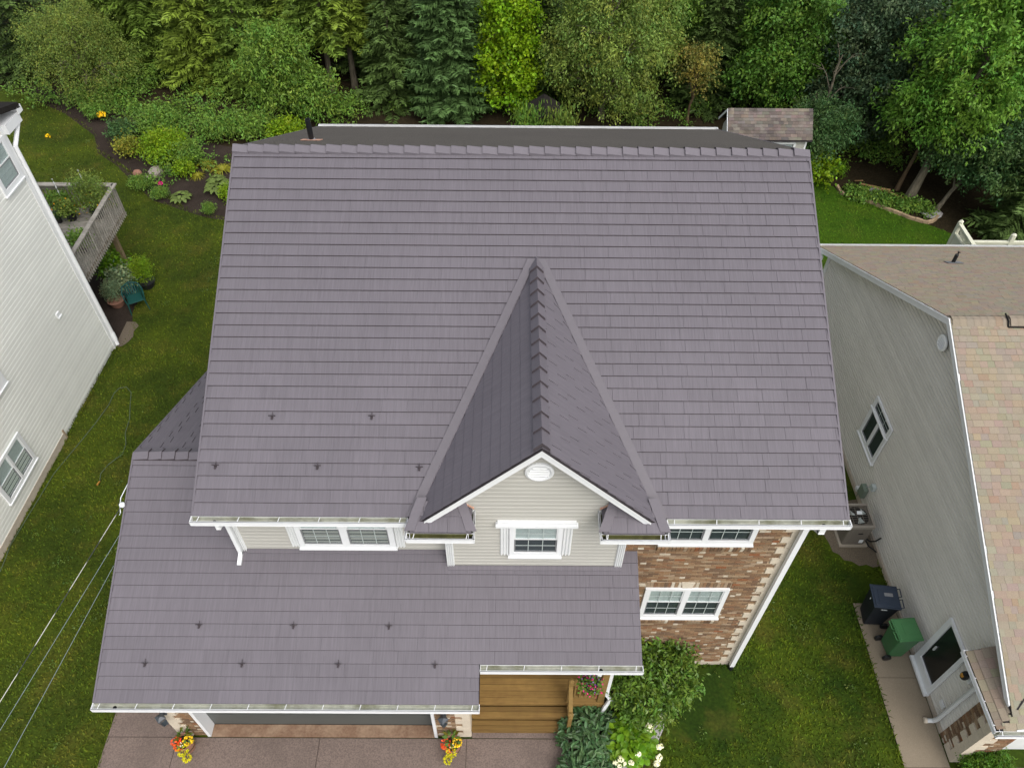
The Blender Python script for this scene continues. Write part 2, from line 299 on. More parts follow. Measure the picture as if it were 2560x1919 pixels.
def grass():
    rg=np.random.default_rng(5); parts=[]
    for (x0,x1,y0,y1,dn) in ((-13,-6.5,2.5,9,520),(-13,-7,9,17.5,420),(-17,-5,17.5,25,300),(-22,-14,20,33,170),(2.2,8.4,3.2,9.4,520),(4,9.4,9.4,12,420),(8,18,19,27,230)):
        n=int((x1-x0)*(y1-y0)*dn); x=rg.uniform(x0,x1,n); y=rg.uniform(y0,y1,n); k=inpoly(LAWN,x,y)
        k&=~((x>-8.6)&(x<1.5)&(y<7.2))&~((x>-7)&(x<5.1)&(y>5.5)&(y<18.4))&~((x>8.36)&(x<9.4)&(y<8.72))&~((x>9.35)&(y<18))&~((x<-12.4-(17.2-y)*.041)&(y<17.3))
        k&=~inpoly([(-12.7,17.2),(-12.25,17.3),(-12.2,17.9),(-12.27,18.4),(-12.42,18.9),(-12.4,19.3),(-12.62,19.8),(-12.6,20.3),(-12.9,20.8),(-13.1,21.2),(-15.5,21.4),(-15.5,17.3)],x,y)&~inpoly([(9.42,9.75),(9.0,9.55),(8.55,9.75),(8.2,10.2),(8.1,10.9),(8.3,11.6),(9.42,11.9)],x,y)
        k&=~inpoly([(1.3,3),(1.3,7.1),(3.5,7.1),(3.5,6.0),(3.35,5.5),(3.0,4.95),(2.3,4.75),(2.1,3)],x,y)
        parts.append(np.stack([x[k],y[k]],1))
    E_=[]
    for (xa,ya,xb,yb,dn) in ((8.37,-1,8.37,8.7,60),(8.4,8.72,9.35,8.72,50),(-8.58,3,-8.58,6.9,60),(-12.40,17.2,-12.72,9.5,75),(9.36,8.8,9.36,9.7,60),(3.7,7.12,5.1,7.12,70),(5.14,7.2,5.14,12,60),(3.62,6.2,3.3,5.35,50),(3.3,5.35,2.5,4.4,50),(13.0,25.72,15.7,23.98,35),(-12.3,24.6,-17.0,28.6,40)):
        m_=int(math.hypot(xb-xa,yb-ya)*dn); q_=rg.random(m_); E_.append(np.stack([xa+(xb-xa)*q_+rg.normal(size=m_)*.03,ya+(yb-ya)*q_+rg.normal(size=m_)*.03],1))
    ne=sum(map(len,E_)); P=np.concatenate(parts+E_); n=len(P); a=rg.uniform(0,2*np.pi,n); h=rg.uniform(.02,.055,n); h[-ne:]*=1.9; wd=rg.uniform(.006,.013,n)*1.5; le=rg.uniform(.3,1.5,n)*h
    d=np.stack([np.cos(a),np.sin(a),0*a],1); s=np.stack([-np.sin(a),np.cos(a),0*a],1)*wd[:,None]; B=np.concatenate([P,np.full((n,1),-.014)],1)
    T=B+d*le[:,None]; T[:,2]+=h; Q=np.stack([B-s,B+s,T+s*.35,T-s*.35],1)
    t=rg.uniform(.6,1.35,(n,1))*np.array([[1,1,1]]); t[:,0]*=rg.uniform(.85,1.25,n); 
    o=bpy.data.objects.new('grass',qmesh('grass',Q,t,'grass_blades')); COL.objects.link(o); o['kind']='stuff'; OFF['grass']=Vector()
grass()
# ---------------------------------------------------------------- main house
S=.5; XL,XR,YE,ZE,YR,ZR=-5.07,5.495,6.763,6.786,12.742,9.777
XW,XWL,YW,YD=5.076,-4.811,7.18,6.926
house=th('brick_house','large house with brown-grey metal shingle roof, brick and beige siding front and one gabled dormer','house',(0,9,0))
cs=math.hypot(1,S)
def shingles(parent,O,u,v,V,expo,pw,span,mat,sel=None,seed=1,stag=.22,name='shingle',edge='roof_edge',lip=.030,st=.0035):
    rg=random.Random(seed); O,u,v=map(np.array,(O,u,v)); n=np.cross(u,v); bs=basis(O,u,v,n); field=M(); nrow=int(math.ceil(V/expo-1e-6)); full=None; cnt=0
    def P(a,b,c): return O+u*a+v*b+n*c
    def pan(m,vs):
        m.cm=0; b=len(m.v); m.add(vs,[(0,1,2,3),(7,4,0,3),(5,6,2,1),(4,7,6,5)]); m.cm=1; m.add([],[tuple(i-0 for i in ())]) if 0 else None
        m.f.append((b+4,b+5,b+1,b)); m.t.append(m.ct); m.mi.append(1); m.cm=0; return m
    for r in range(nrow):
        v0=r*expo; v1=min(v0+expo,V); i0,i1=span(v0+1e-4),span(v1-1e-4)
        if len(i0)!=len(i1): i0=i1=max(i0,i1,key=lambda I:sum(b-a for a,b in I))
        if abs(i0[-1][1]-i1[-1][1])>1.2 and len(i0)==1: i0=i1=span(v0+expo*.55)
        off=(r%2)*pw*stag+ (r%3)*.01
        for (a0,b0),(a1,b1) in zip(i0,i1):
            k=math.floor((min(a0,a1)-off)/pw)
            while off+k*pw<max(b0,b1):
                p=off+k*pw; k+=1; g=.0025
                l0,h0,l1,h1=max(p+g,a0),min(p+pw,b0),max(p+g,a1),min(p+pw,b1)
                if h0-l0<.004 and h1-l1<.004: continue
                if h0<l0: l0=h0=(l0 if abs(l0-a0)<.3 and a0>p else h0)
                if h1<l1: l1=h1=(l1 if abs(l1-a1)<.3 and a1>p else h1)
                isf= abs(l0-p-g)<1e-6 and abs(l1-p-g)<1e-6 and abs(h0-p-pw)<1e-6 and abs(h1-p-pw)<1e-6 and v1-v0>expo*.99
                def corners(bx,by,Q):
                    hb=lambda x:lip+st*(1-(x-p)/pw); ht=lambda x:.006+st*(1-(x-p)/pw)
                    vv=[Q(l0-bx,v0-by,hb(l0)),Q(h0-bx,v0-by,hb(h0)),Q(h1-bx,v1+.012-by,ht(h1)),Q(l1-bx,v1+.012-by,ht(l1)),
                        Q(l0-bx,v0-.006-by,hb(l0)-lip*.52),Q(h0-bx,v0-.006-by,hb(h0)-lip*.52),Q(h1-bx,v1-by,.001),Q(l1-bx,v1-by,.001)]
                    return vv
                F=[(0,1,2,3),(7,4,0,3),(5,6,2,1),(4,7,6,5)]; F1=[(4,5,1,0)]
                if sel and sel(r,p,(v0+v1)/2) and SHN[0]<300:
                    SHN[0]+=1
                    if isf:
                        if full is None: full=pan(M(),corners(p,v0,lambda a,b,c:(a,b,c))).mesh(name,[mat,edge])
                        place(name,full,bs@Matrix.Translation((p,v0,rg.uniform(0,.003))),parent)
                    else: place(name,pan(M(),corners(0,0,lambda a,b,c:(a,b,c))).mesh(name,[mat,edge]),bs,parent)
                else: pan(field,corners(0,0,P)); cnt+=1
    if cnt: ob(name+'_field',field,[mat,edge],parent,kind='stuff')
SHN=[0]
VLEN=(YR-YE)*cs
DX,DZ,DS=.474,8.80,1.033          # dormer ridge x, z and slope
def main_span(vv):
    z=ZE+vv*S/cs; a,b=XL,XR
    if z<DZ: d=(DZ-z)/DS+.13; return [(a-XL,DX-d-XL),(DX+d-XL,b-XL)]
    if z<DZ-9: d=.12; return [(a-XL,DX-d-XL),(DX+d-XL,b-XL)]
    return [(0,XR-XL)]
rq=M(); zt=lambda y:ZE+(y-YE)*S-.006
for P in ([(XL,YE+.01),(DX-1.55,YE+.01),(DX-1.55,YE+.6),(XL,YE+.6)],[(DX+1.55,YE+.01),(XR,YE+.01),(XR,YE+.6),(DX+1.55,YE+.6)],[(XL,YE+.6),(XR,YE+.6),(XR,YR),(XL,YR)]): rq.prism([(x,y,zt(y)) for x,y in P],(0,0,-.16))
rq.prism([(XL,YR,ZR-.01),(XR,YR,ZR-.01),(XR,2*YR-YE-.01,ZE-.004),(XL,2*YR-YE-.01,ZE-.004)],(0,0,-.16))
mr=ob('main_roof',rq,'roof_under',house)
u=(1,0,0); v=(0,1/cs,S/cs)
shingles(mr,(XL,YE,ZE),u,v,VLEN,.2165,.42,main_span,'roof_metal',lambda r,p,vm:r<10 or (r==10),1)
shingles(mr,(XR,2*YR-YE,ZE),(-1,0,0),(0,-1/cs,S/cs),VLEN,.2165,.42,lambda vv:[(0,XR-XL)],'roof_rear_shaded',None,2)
# drip edges along the rakes
for x in (XL,XR):
    for s_,y1 in ((1,YE),(-1,2*YR-YE)):
        q=M(); w_=.03; x0=x-.012 if x<0 else x-.018
        q.obox((x0,y1-.0*s_,ZE+.0),(w_,0,0),(0,(YR-y1),ZR-ZE),(0,0,.034)); ob('rake_trim',q,'roof_cap',mr)
# ridge caps
cap=M(); 
hw=.125
cap.add([(-.150,-hw,-hw*S+.050),(.150,-hw,-hw*S+.086),(.150,0,.094),(-.150,0,.058),(.150,hw,-hw*S+.086),(-.150,hw,-hw*S+.050),
         (-.155,-hw,-hw*S+.02),(.155,-hw,-hw*S+.02),(.155,hw,-hw*S+.02),(-.155,hw,-hw*S+.02)],[(0,1,2,3),(3,2,4,5),(6,7,1,0),(4,8,9,5),(1,7,8,4,2),(0,3,5,9,6)])
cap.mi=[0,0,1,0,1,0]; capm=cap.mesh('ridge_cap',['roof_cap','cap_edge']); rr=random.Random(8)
n_=37; dx=(XR-XL)/n_
for i in range(n_): place('ridge_cap',capm,Matrix.Translation((XL+dx*(i+.5),YR,ZR+rr.uniform(-.004,.004)))@Matrix.Rotation(math.pi,4,'Z'),mr)
# dormer
YF,YBK=6.63,YE+(DZ-ZE)/S
droof=M(); xe=(DZ-(ZE+.02))/DS
for sgn in (-1,1):
    P=[(DX,YF,DZ-.012),(DX,YBK,DZ-.012),(DX+sgn*xe,YE,ZE+.01),(DX+sgn*(xe+.02),YF,ZE)]
    if sgn<0: P=P[::-1]
    droof.prism(P,(0,0,-.07))
dr=ob('dormer_roof',droof,'roof_under',house)
dc=math.hypot(1,DS); DV=xe*dc
def dspan_r(vv):    # right plane: u=+Y from front
    z=ZE+.02+vv*DS/dc; return [(0,max(.05,YE+(z-ZE)/S-YF-.02))]
def dspan_l(vv):
    z=ZE+.02+vv*DS/dc; y=YE+(z-ZE)/S-.02; return [(YBK-y,YBK-YF)]
shingles(dr,(DX+xe,YF,ZE+.02),(0,1,0),(-1/dc,0,DS/dc),DV,.2165,.42,dspan_r,'roof_metal_side',None,3,.35,edge='roof_metal_side',lip=.022,st=.010)
shingles(dr,(DX-xe,YBK,ZE+.02),(0,-1,0),(1/dc,0,DS/dc),DV,.2165,.42,dspan_l,'roof_metal_side',None,4,.35,edge='roof_metal_side',lip=.018)
dcap=M(); h2=.12
dcap.add([(-h2,-.155,-h2*DS+.115),(0,-.155,.125),(h2,-.155,-h2*DS+.115),(-h2,.155,-h2*DS+.055),(0,.155,.065),(h2,.155,-h2*DS+.055),
          (-h2,-.145,-h2*DS+.03),(h2,-.145,-h2*DS+.03),(0,-.145,.04)],[(0,1,4,3),(1,2,5,4),(6,8,1,0),(8,7,2,1),(6,0,3),(7,5,2)])
dcap.mi=[0,0,1,1,0,0]; dcm=dcap.mesh('ridge_cap',['roof_cap','cap_edge']); nd=14; dd=(YBK-YF)/nd
for i in range(nd): place('ridge_cap',dcm,Matrix.Translation((DX,YF+dd*(i+.5),DZ+.004)),dr)
# valley flashing on the main roof
for sgn in (-1,1):
    q=M(); B=[]
    for z in (ZE,DZ): d=(DZ-z)/DS; B.append((DX+sgn*d,YE+(z-ZE)/S,z))
    q.obox(B[0],np.array(B[1])-np.array(B[0]),(sgn*.155,0,0),(0,-.022,.048)); ob('valley_flashing',q,'flashing',mr)
    q=M(); q.tube([np.array(B[0])+(sgn*-.012,0,.045),np.array(B[1])+(0,0,.045)],.014,5); ob('valley_rib',q,'roof_cap',mr)
# dormer rakes and wall
for sgn in (-1,1):
    T=np.array((DX+sgn*1.80,YF,DZ-.02-1.80*DS)); Pk=np.array((DX,YF,DZ-.02)); q=M()
    q.obox(T+(0,-.016,-.165),Pk-T,(0,.03,0),(0,0,.165)); ob('rake_board',q,'white',dr)
    q=M(); q.obox(T+(0,-.034,-.055),Pk-T,(0,.016,0),(0,0,.05)); ob('rake_moulding',q,'white_trim',dr)
    q=M(); q.obox(T+(0,-.035,.004),Pk-T,(0,.035,0),(0,0,.022)); ob('rake_edge',q,'roof_under',dr)
    q=M(); q.obox(T+(0,.014,-.165),Pk-T,(0,YD-YF,0),(0,0,.02)); ob('soffit',q,'white_trim',dr)
wallz=lambda x:DZ-.12-abs(x-DX)*DS
dw=ob('dormer_wall',M().prism([(-1.07,YD+.02,4.7),(2.04,YD+.02,4.7),(2.04,YD+.02,wallz(2.04)),(DX,YD+.02,DZ-.12),(-1.07,YD+.02,wallz(-1.07))],(0,.26,0)),'siding_beige',house)
LAPF=[(0,1,2,3),(3,2,5,4),(6,7,1,0)]
def lap(Q,a0,b0,a1,b1,z,t1,t):
    zm=z+(t1-z)*.72; am,bm_=a0+(a1-a0)*.72,b0+(b1-b0)*.72
    return [Q(a0,z,t),Q(b0,z,t),Q(bm_,zm,t*.9),Q(am,zm,t*.9),Q(a1,t1,-.001),Q(b1,t1,-.001),Q(a0,z,-.002),Q(b0,z,-.002)]
def boards(parent,O,u,n,z0,z1,pitch,span,mat,name='siding_board',t=.02,gap=.004):
    O,u,n=map(np.array,(O,u,n)); z=z0
    while z<z1-.01:
        t1=min(z+pitch,z1); a0,b0=span(z+.002); a1,b1=span(t1-.002)
        if b0-a0>.02:
            if b1<a1: a1=b1=(a1+b1)/2
            Q=lambda a,zz,c:O+u*a+np.array((0,0,zz))+n*c
            q=M().add(lap(Q,a0,b0,a1,b1,z+gap,t1,t),LAPF)
            ob(name,q,mat,parent)
        z+=pitch
def dspan(z):
    e=(DZ-.14-z)/DS; return (max(-1.07,DX-e),min(2.04,DX+e))
boards(dw,(0,YD+.018,0),(1,0,0),(0,-1,0),4.93,DZ-.2,.107,dspan,'siding_beige')
def fluted(name,parent,x0,x1,yf,z0,z1,n=3,d=.03):
    q=M(); w_=(x1-x0)/n; q.box(x0,x1,yf-.006,yf,z0,z1)
    for i in range(n): q.prism([(x0+w_*(i+.12),yf-.006,z0),(x0+w_*(i+.3),yf-d,z0),(x0+w_*(i+.7),yf-d,z0),(x0+w_*(i+.88),yf-.006,z0)],(0,0,z1-z0))
    return ob(name,q,'white_trim',parent)
fluted('corner_board',dw,-1.083,-.945,YD-.0,4.92,6.62,4); fluted('corner_board',dw,1.915,2.053,YD-.0,4.92,6.62,4)
# windows ------------------------------------------------------------
def window(parent,O,u,n,units,z0,z1,gz0,gz1,meet,x0,x1,cols=3,mrows=1,casing='white',top_blind=True,depth=.05,muntin=True,low_blind=False):
    O,u,n=map(np.array,(O,u,n)); 
    Q=lambda a,z,c:O+u*a+np.array((0,0,z))+n*c
    def bx(m,a0,a1,b0,b1,c0,c1): 
        m.obox(Q(a0,b0,c0),u*(a1-a0),np.array((0,0,b1-b0)),n*(c1-c0)); return m
    f=M(); gx0,gx1=units[0][0],units[-1][1]
    bx(f,x0,gx0,z0,z1,0,depth); bx(f,gx1,x1,z0,z1,0,depth); bx(f,gx0,gx1,z0,gz0,0,depth); bx(f,gx0,gx1,gz1,z1,0,depth)
    for (a,b),(c,d) in zip(units,units[1:]): bx(f,b,c,gz0,gz1,0,depth)
    F=ob('window',f,casing,parent)
    bx(s:=M(),x0-.02,x1+.02,z0-.035,z0,0,depth+.03); ob('sill',s,casing,F)
    for (a,b) in units:
        ob('backing',bx(M(),a,b,gz0,gz1,.001,.003),'dark_room',F)
        for k,(s0,s1) in enumerate(((gz0,meet),(meet,gz1))):
            if s1-s0<.05: continue
            c0=.022 if k==0 else .03; e=.025; sh=M()
            bx(sh,a,a+e,s0,s1,.004,c0+.008); bx(sh,b-e,b,s0,s1,.004,c0+.008); bx(sh,a+e,b-e,s0,s0+e,.004,c0+.008); bx(sh,a+e,b-e,s1-e,s1,.004,c0+.008); ob('sash',sh,'white_trim' if k else 'lead',F)
            if (k and top_blind) or low_blind:
                bl=M(); zz=s0+e
                hi=s1-e
                while zz<hi-.02: bl.obox(Q(a+e,zz,.006),u*(b-a-2*e),np.array((0,0,.022)),n*.004); zz+=.027
                ob('blind',bl,'blind',F)
            ob('pane',bx(M(),a+e,b-e,s0+e,s1-e,c0-.004,c0),'glass',F)
            if muntin:
                mt=M(); 
                for i in range(1,cols): xx=a+(b-a)*i/cols; bx(mt,xx-.006,xx+.006,s0+e,s1-e,c0+.0005,c0+.006)
                bx(mt,a+e,b-e,(s0+s1)/2-.006,(s0+s1)/2+.006,c0+.001,c0+.0065); ob('muntin',mt,'utility_grey',F)
    return F
X_=(1,0,0); NY=(0,-1,0)
window(dw,(0,YD,0),X_,NY,[(.11,.85)],5.36,6.34,5.48,6.28,5.90,.03,.93)
fluted('side_trim',dw,-.13,.025,YD-.004,5.37,6.33,3); fluted('side_trim',dw,.935,1.10,YD-.004,5.37,6.33,3)
ob('header_cap',M().box(-.2,1.17,YD-.09,YD,6.345,6.40).box(-.17,1.14,YD-.06,YD,6.40,6.46),'white',dw)
# round gable vent
vt=M(); Lr=[(.225,0),(.225,.03),(.19,.045),(.165,.03),(.16,.012),(0,.012)]
def disc(prof,c,n=24):
    m=M(); V=[(c[0]+r*math.cos(2*math.pi*k/n),c[1]-z,c[2]+r*math.sin(2*math.pi*k/n)) for r,z in prof for k in range(n)]
    m.add(V,[(i*n+k,(i+1)*n+k,(i+1)*n+(k+1)%n,i*n+(k+1)%n) for i in range(len(prof)-1) for k in range(n)]); return m
ven=ob('gable_vent',disc(Lr,(.478,YD,7.84)),'white',dw)
for i in range(5):
    zz=7.84-.12+i*.06; hw_=math.sqrt(max(0,.16**2-(zz-7.84)**2)); ob('louvre',M().obox((.478-hw_,YD-.014,zz-.02),(2*hw_,0,0),(0,-.02,-.02),(0,-.004,.012)),'white_trim',ven)
# hip returns left and right of the dormer
rtz=lambda y:6.79+(y-6.49)*.5
for sgn in (-1,1):
    fx=lambda a:DX+sgn*a     # a = distance from the dormer axis
    q=M(); ys=YD+.01
    A,B,C,D=(fx(2.03),6.49,6.79),(fx(1.05),6.49,6.79),(fx(1.24),ys,7.0),(fx(1.86),ys,7.0)
    E_,F_=(fx(1.05),ys,6.79),(fx(2.03),6.80,6.80)
    for P in ([A,B,C,D],[B,E_,C],[F_,A,D]):
        P=P if sgn<0 else P[::-1]
        q.prism(P,(0,0,-.05))
    rt=ob('eave_return',q,'roof_metal',house)
    s_=M(); nn=np.array((0,-.447,.894))
    for r_,(y0,y1) in enumerate(((6.475,6.70),(6.70,6.90))):
        t=(y0-6.49)/(ys-6.49); lo,hi=1.05+.19*max(t,0)+.06,2.03-.17*max(t,0)-.06
        a=lo+.02; 
        while a<hi:
            b=min(a+.3,hi); z0,z1=rtz(y0),rtz(y1); xs=sorted((fx(a),fx(b-.006)))
            s_.add([(xs[0],y0,z0+.03),(xs[1],y0,z0+.03),(xs[1],y1+.02,z1+.014),(xs[0],y1+.02,z1+.014),(xs[0],y0,z0+.008),(xs[1],y0,z0+.008)],[(0,1,2,3),(4,5,1,0)]); a=b
    ob('shingle',s_,'roof_metal',rt)
    for P0,P1 in ((B,C),(A,D)):
        P0,P1=np.array(P0),np.array(P1)
        for k in range(2):
            a,b=P0+(P1-P0)*k*.5,P0+(P1-P0)*(k*.5+.56); wv=np.array((.085,0,0))
            ob('hip_cap',M().prism([a-wv+(0,0,.026+.006*k),a+wv+(0,0,.026+.006*k),b+wv*.9+(0,0,.034),b-wv*.9+(0,0,.034)],(0,0,.014)),'roof_cap',rt)
    ob('step_flashing',M().obox((fx(1.02),ys-.03,6.80),(sgn*.26,0,.24),(0,.03,0),(0,0,.03)),'copper_stain',rt)
# gutters ------------------------------------------------------------
def gutter(parent,P0,P1,out,inner='gutter_in',straps=.62,w=.115,h=.1,ends=(1,1),holes=(),name='gutter'):
    P0,P1,out=map(np.array,(P0,P1,out)); P0=P0.astype(float); d=P1-P0; Ln=np.linalg.norm(d); d=d/Ln; up=np.array((0,0,1.)); q=M()
    q.obox(P0,d*Ln,out*.006,up*h); q.obox(P0+out*.006,d*Ln,out*(w-.006),up*.006)
    q.obox(P0+out*(w-.03),d*Ln,out*.03,up*.03); q.obox(P0+out*(w-.006),d*Ln,out*.012,up*(h+.004)); q.obox(P0+out*(w-.016),d*Ln,out*.026,up*.012+np.array((0,0,0)))
    q.obox(P0+out*(w-.014)+up*(h-.012),d*Ln,out*.026,up*.016)
    if ends[0]: q.obox(P0-d*.004,d*.012,out*(w+.01),up*(h+.002))
    if ends[1]: q.obox(P1-d*.008,d*.012,out*(w+.01),up*(h+.002))
    g_=ob(name,q,'white',parent)
    ob('gutter_lining',M().obox(P0+out*.007+up*.007,d*Ln,out*(w-.016),up*.006).obox(P0+out*.0065,d*Ln,out*.002,up*(h-.01)),inner,g_)
    if straps:
        k=max(1,int(Ln/straps)); 
        for i in range(k+1):
            t=.12+(Ln-.24)*i/k; sk=d*.03*(1 if i%2 else -1)
            ob('gutter_strap',M().obox(P0+d*t+out*.004+up*(h-.004),out*w+d*-.02,d*.012,up*.006),'white',g_)
    for t in holes:
        c=P0+d*t+out*w*.5+up*.0145; ob('outlet',M().lathe([(.034,0),(.034,.004),(.001,.004)],c,12),'black_matte',g_)
    return g_
gutter(house,(XL-.02,YE+.006,6.675),(-1.61,YE+.006,6.675),NY,holes=(.36,))
gutter(house,(2.565,YE+.006,6.675),(XR+.03,YE+.006,6.675),NY,holes=(2.55,))
for sgn in (-1,1):
    a,b=sorted((DX+sgn*2.085,DX+sgn*1.0)); gutter(house,(a,6.50,6.64),(b,6.50,6.64),NY,'gutter_moss',.75)
    xi=DX+sgn*1.10; gutter(house,(xi,6.39,6.64),(xi,YD,6.64),(-sgn,0,0),'gutter_moss',0,.09,ends=(0,1))
    xo=DX+sgn*2.03; gutter(house,(xo,6.39,6.64),(xo,6.76,6.64),(sgn,0,0),'gutter_moss',0,.07,ends=(0,0))
gutter(house,(XL,2*YR-YE+.002,6.710),(XR,2*YR-YE+.002,6.710),(0,1,0),straps=0)
gutter(house,(-7.05,4.811,3.892),(-.462,4.811,3.892),NY,holes=(.36,),straps=.6)
gutter(house,(-.462,5.393,4.152),(2.362,5.393,4.152),NY,holes=(2.1,),straps=.6)
# soffit, body and walls
ob('soffit',M().box(-4.95,-1.1,YE+.02,YW-.03,6.60,6.63),'white_trim',house)
ob('soffit',M().box(2.07,XW+.3,YE+.02,YW-.03,6.60,6.63),'white_trim',house)
ob('house_body',M().prism([(XWL+.01,YW+.03,.0),(XWL+.01,18.3,.0),(XWL+.01,18.3,6.6),(XWL+.01,YR,9.5),(XWL+.01,YW+.03,6.7)],(XW-XWL-.02,0,0)),'siding_beige',house)
fw=ob('front_wall',M().box(XWL,2.06,YW,YW+.029,4.6,6.62),'siding_beige',house)
boards(fw,(0,YW-.001,0),(1,0,0),(0,-1,0),4.98,6.6,.107,lambda z:(XWL+.01,-1.06),'siding_beige')
fluted('corner_board',fw,XWL,XWL+.115,YW-.017,4.99,6.6,3)
window(fw,(0,YW-.016,0),X_,NY,[(-3.61,-2.93),(-2.80,-2.09)],5.20,6.5,5.30,6.40,5.80,-3.70,-1.99)
fluted('side_trim',fw,-3.86,-3.705,YW-.02,5.20,6.5,3); fluted('side_trim',fw,-1.985,-1.83,YW-.02,5.20,6.5,3)
ob('base_trim',M().box(XWL+.1,-1.05,YW-.03,YW-.002,4.94,4.98),'siding_beige',fw)
def downspout(P,r=.035,name='downspout',mat='white'):
    q=M(); 
    for a,b in zip(P,P[1:]):
        a,b=np.array(a,float),np.array(b,float); t=(b-a)/np.linalg.norm(b-a); uu=np.array((1.,0,0)) if abs(t[0])<.9 else np.array((0,1.,0)); uu-=t*(uu@t); uu/=np.linalg.norm(uu); vv=np.cross(t,uu)
        q.obox(a-uu*r-vv*r*.8-t*r*.6,uu*2*r,vv*1.6*r,(b-a)+t*r*1.2)
    return ob(name,q,mat,house)
downspout([(-4.71,6.72,6.6),(-4.71,6.72,6.5),(-4.80,7.09,6.2),(-4.80,7.09,5.06),(-4.80,6.90,4.99)])
downspout([(5.12,6.72,6.62),(5.12,6.72,6.50),(5.12,7.09,6.2),(5.12,7.09,.12)],.05)
ob('drain_boot',M().lathe([(.06,0),(.06,.14),(.03,.14)],(5.12,7.08,-.01),10),'pipe_metal' if 0 else 'black',house)
# brick wall --------------------------------------------------------
BP=[L(c) for c in ((130,104,79),(119,95,74),(138,112,86),(110,89,72),(142,118,92),(128,97,74),(134,104,78),(121,101,80),(107,87,70),(182,171,152),(192,183,166),(153,134,112),(135,115,93),(151,131,106),(132,87,60))]
BW=[5,5,5,4,4,4,3,4,4,2.6,2.2,3,4,3,1.5]
bricks_ind=[0]
def brickmesh(cache={}):
    if not cache:
        for i,c in enumerate(BP):
            m=M(); m.ct=c; m.box(0,.192,-.012,.0,0,.053); cache[i]=m.mesh('brick','brick')
    return cache
def brickwork(parent,O,u,n,x0,x1,z0,z1,holes,indz=99,seed=1,cap=300):
    """running bond; holes=[(a0,a1,b0,b1)] in wall coordinates; bricks above indz are single objects"""
    rg=random.Random(seed); O,u,n=map(np.array,(O,u,n)); fld=M(); cnt=0; up=np.array((0,0,1.)); r=int((z1-z0)/.067)-1; bm=brickmesh()
    rb=basis(O,u,-n,up)
    while r>=0:
        z=z0+r*.067; a=x0-(.102 if r%2 else 0)
        while a<x1:
            segs=[(max(a,x0),min(a+.192,x1))]
            for h in holes:
                if z+.05>h[2] and z<h[3]:
                    ns=[]
                    for s,e in segs:
                        if e<=h[0] or s>=h[1]: ns.append((s,e)); continue
                        if s<h[0]: ns.append((s,h[0]-.008))
                        if e>h[1]: ns.append((h[1]+.008,e))
                    segs=ns
            for s,e in segs:
                if e-s<.02: continue
                i=rg.choices(range(len(BP)),BW)[0]
                if i in (9,10) and e-s>.15:
                    k_=rg.uniform(.35,.6); j_=rg.choices(range(len(BP)),BW)[0]; m_=s+(e-s)*k_; A_,B_=(i,j_) if rg.random()<.5 else (j_,i); hN=rg.uniform(.009,.014)
                    tgt=fld
                    if z>indz and bricks_ind[0]<cap: tgt=M()
                    for (s_,e_,c_) in ((s,m_,A_),(m_,e,B_)): tgt.ct=BP[c_]; tgt.obox(O+u*s_+up*z,u*(e_-s_),up*.053,n*hN)
                    if tgt is fld: cnt+=1
                    else: ob('brick',tgt,'brick',parent); bricks_ind[0]+=1
                    continue
                if z>indz and e-s>.191 and bricks_ind[0]<cap:
                    place('brick',bm[i],rb@Matrix.Translation((s,rg.uniform(0,.004),z)),parent); bricks_ind[0]+=1
                else:
                    fld.ct=BP[i]; fld.obox(O+u*s+up*z,u*(e-s),up*.053,n*rg.uniform(.009,.014)); cnt+=1
            a+=.204
        r-=1
    if cnt: ob('brickwork',fld,'brick',parent,kind='stuff')
def soldier(parent,x0,x1,y,z0,z1,seed):
    rg=random.Random(seed); a=x0
    while a<x1-.03:
        m=M(); m.ct=BP[rg.choices(range(len(BP)),BW)[0]]
        m.prism([(a,y-.004,z0),(a,y-.05,z0+.02),(a,y-.085,z1-.05),(a,y-.0,z1)],(.058,0,0)); ob('sill_brick',m,'brick',parent); a+=.068
bw=ob('brick_wall',M().box(2.06,XW-.006,YW,YW+.029,.13,6.6),'mortar',house)
ob('foundation',M().box(1.9,XW,YW-.02,YW+.029,-.02,.15),'foundation',house)
QZ=[(.19+.3708*i) for i in range(16)]
holes=[(2.69,4.36,5.33,6.6),(2.68,4.34,2.41,3.68),(2.66,4.4,5.11,5.34),(2.70,4.40,2.17,2.42),(2.70,4.34,3.68,3.87),(5.02,5.2,0,7)]
for zq in QZ: holes.append((4.84,5.2,zq,zq+.19)); holes.append((4.97,5.2,zq+.19,zq+.371))
brickwork(bw,(0,YW,0),X_,NY,2.06,XW-.01,.155,6.55,holes,4.15,5,300)
for zq in QZ:
    ob('quoin',M().box(4.85,XW,YW-.02,YW+.02,zq+.004,zq+.186),'quoin',bw); ob('quoin',M().box(4.98,XW,YW-.02,YW+.02,zq+.194,zq+.367),'quoin',bw)
ob('quoin_return',M().box(XW,XW+.012,YW-.02,YW+.22,.15,6.5),'quoin',bw)
soldier(bw,2.68,4.38,YW,5.10,5.335,3); soldier(bw,2.72,4.38,YW,2.17,2.415,4)
rg=random.Random(6); a=2.70
while a<4.32:
    if abs(a-3.47)>.05:
        m=M(); m.ct=BP[rg.choices(range(len(BP)),BW)[0]]; m.box(a,a+.058,YW-.013,YW,3.685,3.865); ob('lintel_brick',m,'brick',bw)
    a+=.068
ob('keystone',M().prism([(3.40,YW-.025,3.685),(3.58,YW-.025,3.685),(3.62,YW-.025,3.89),(3.36,YW-.025,3.89)],(0,.025,0)),'quoin',bw)
window(bw,(0,YW-.005,0),X_,NY,[(2.78,3.43),(3.53,4.26)],5.37,6.55,5.49,6.45,6.02,2.69,4.35,top_blind=True)
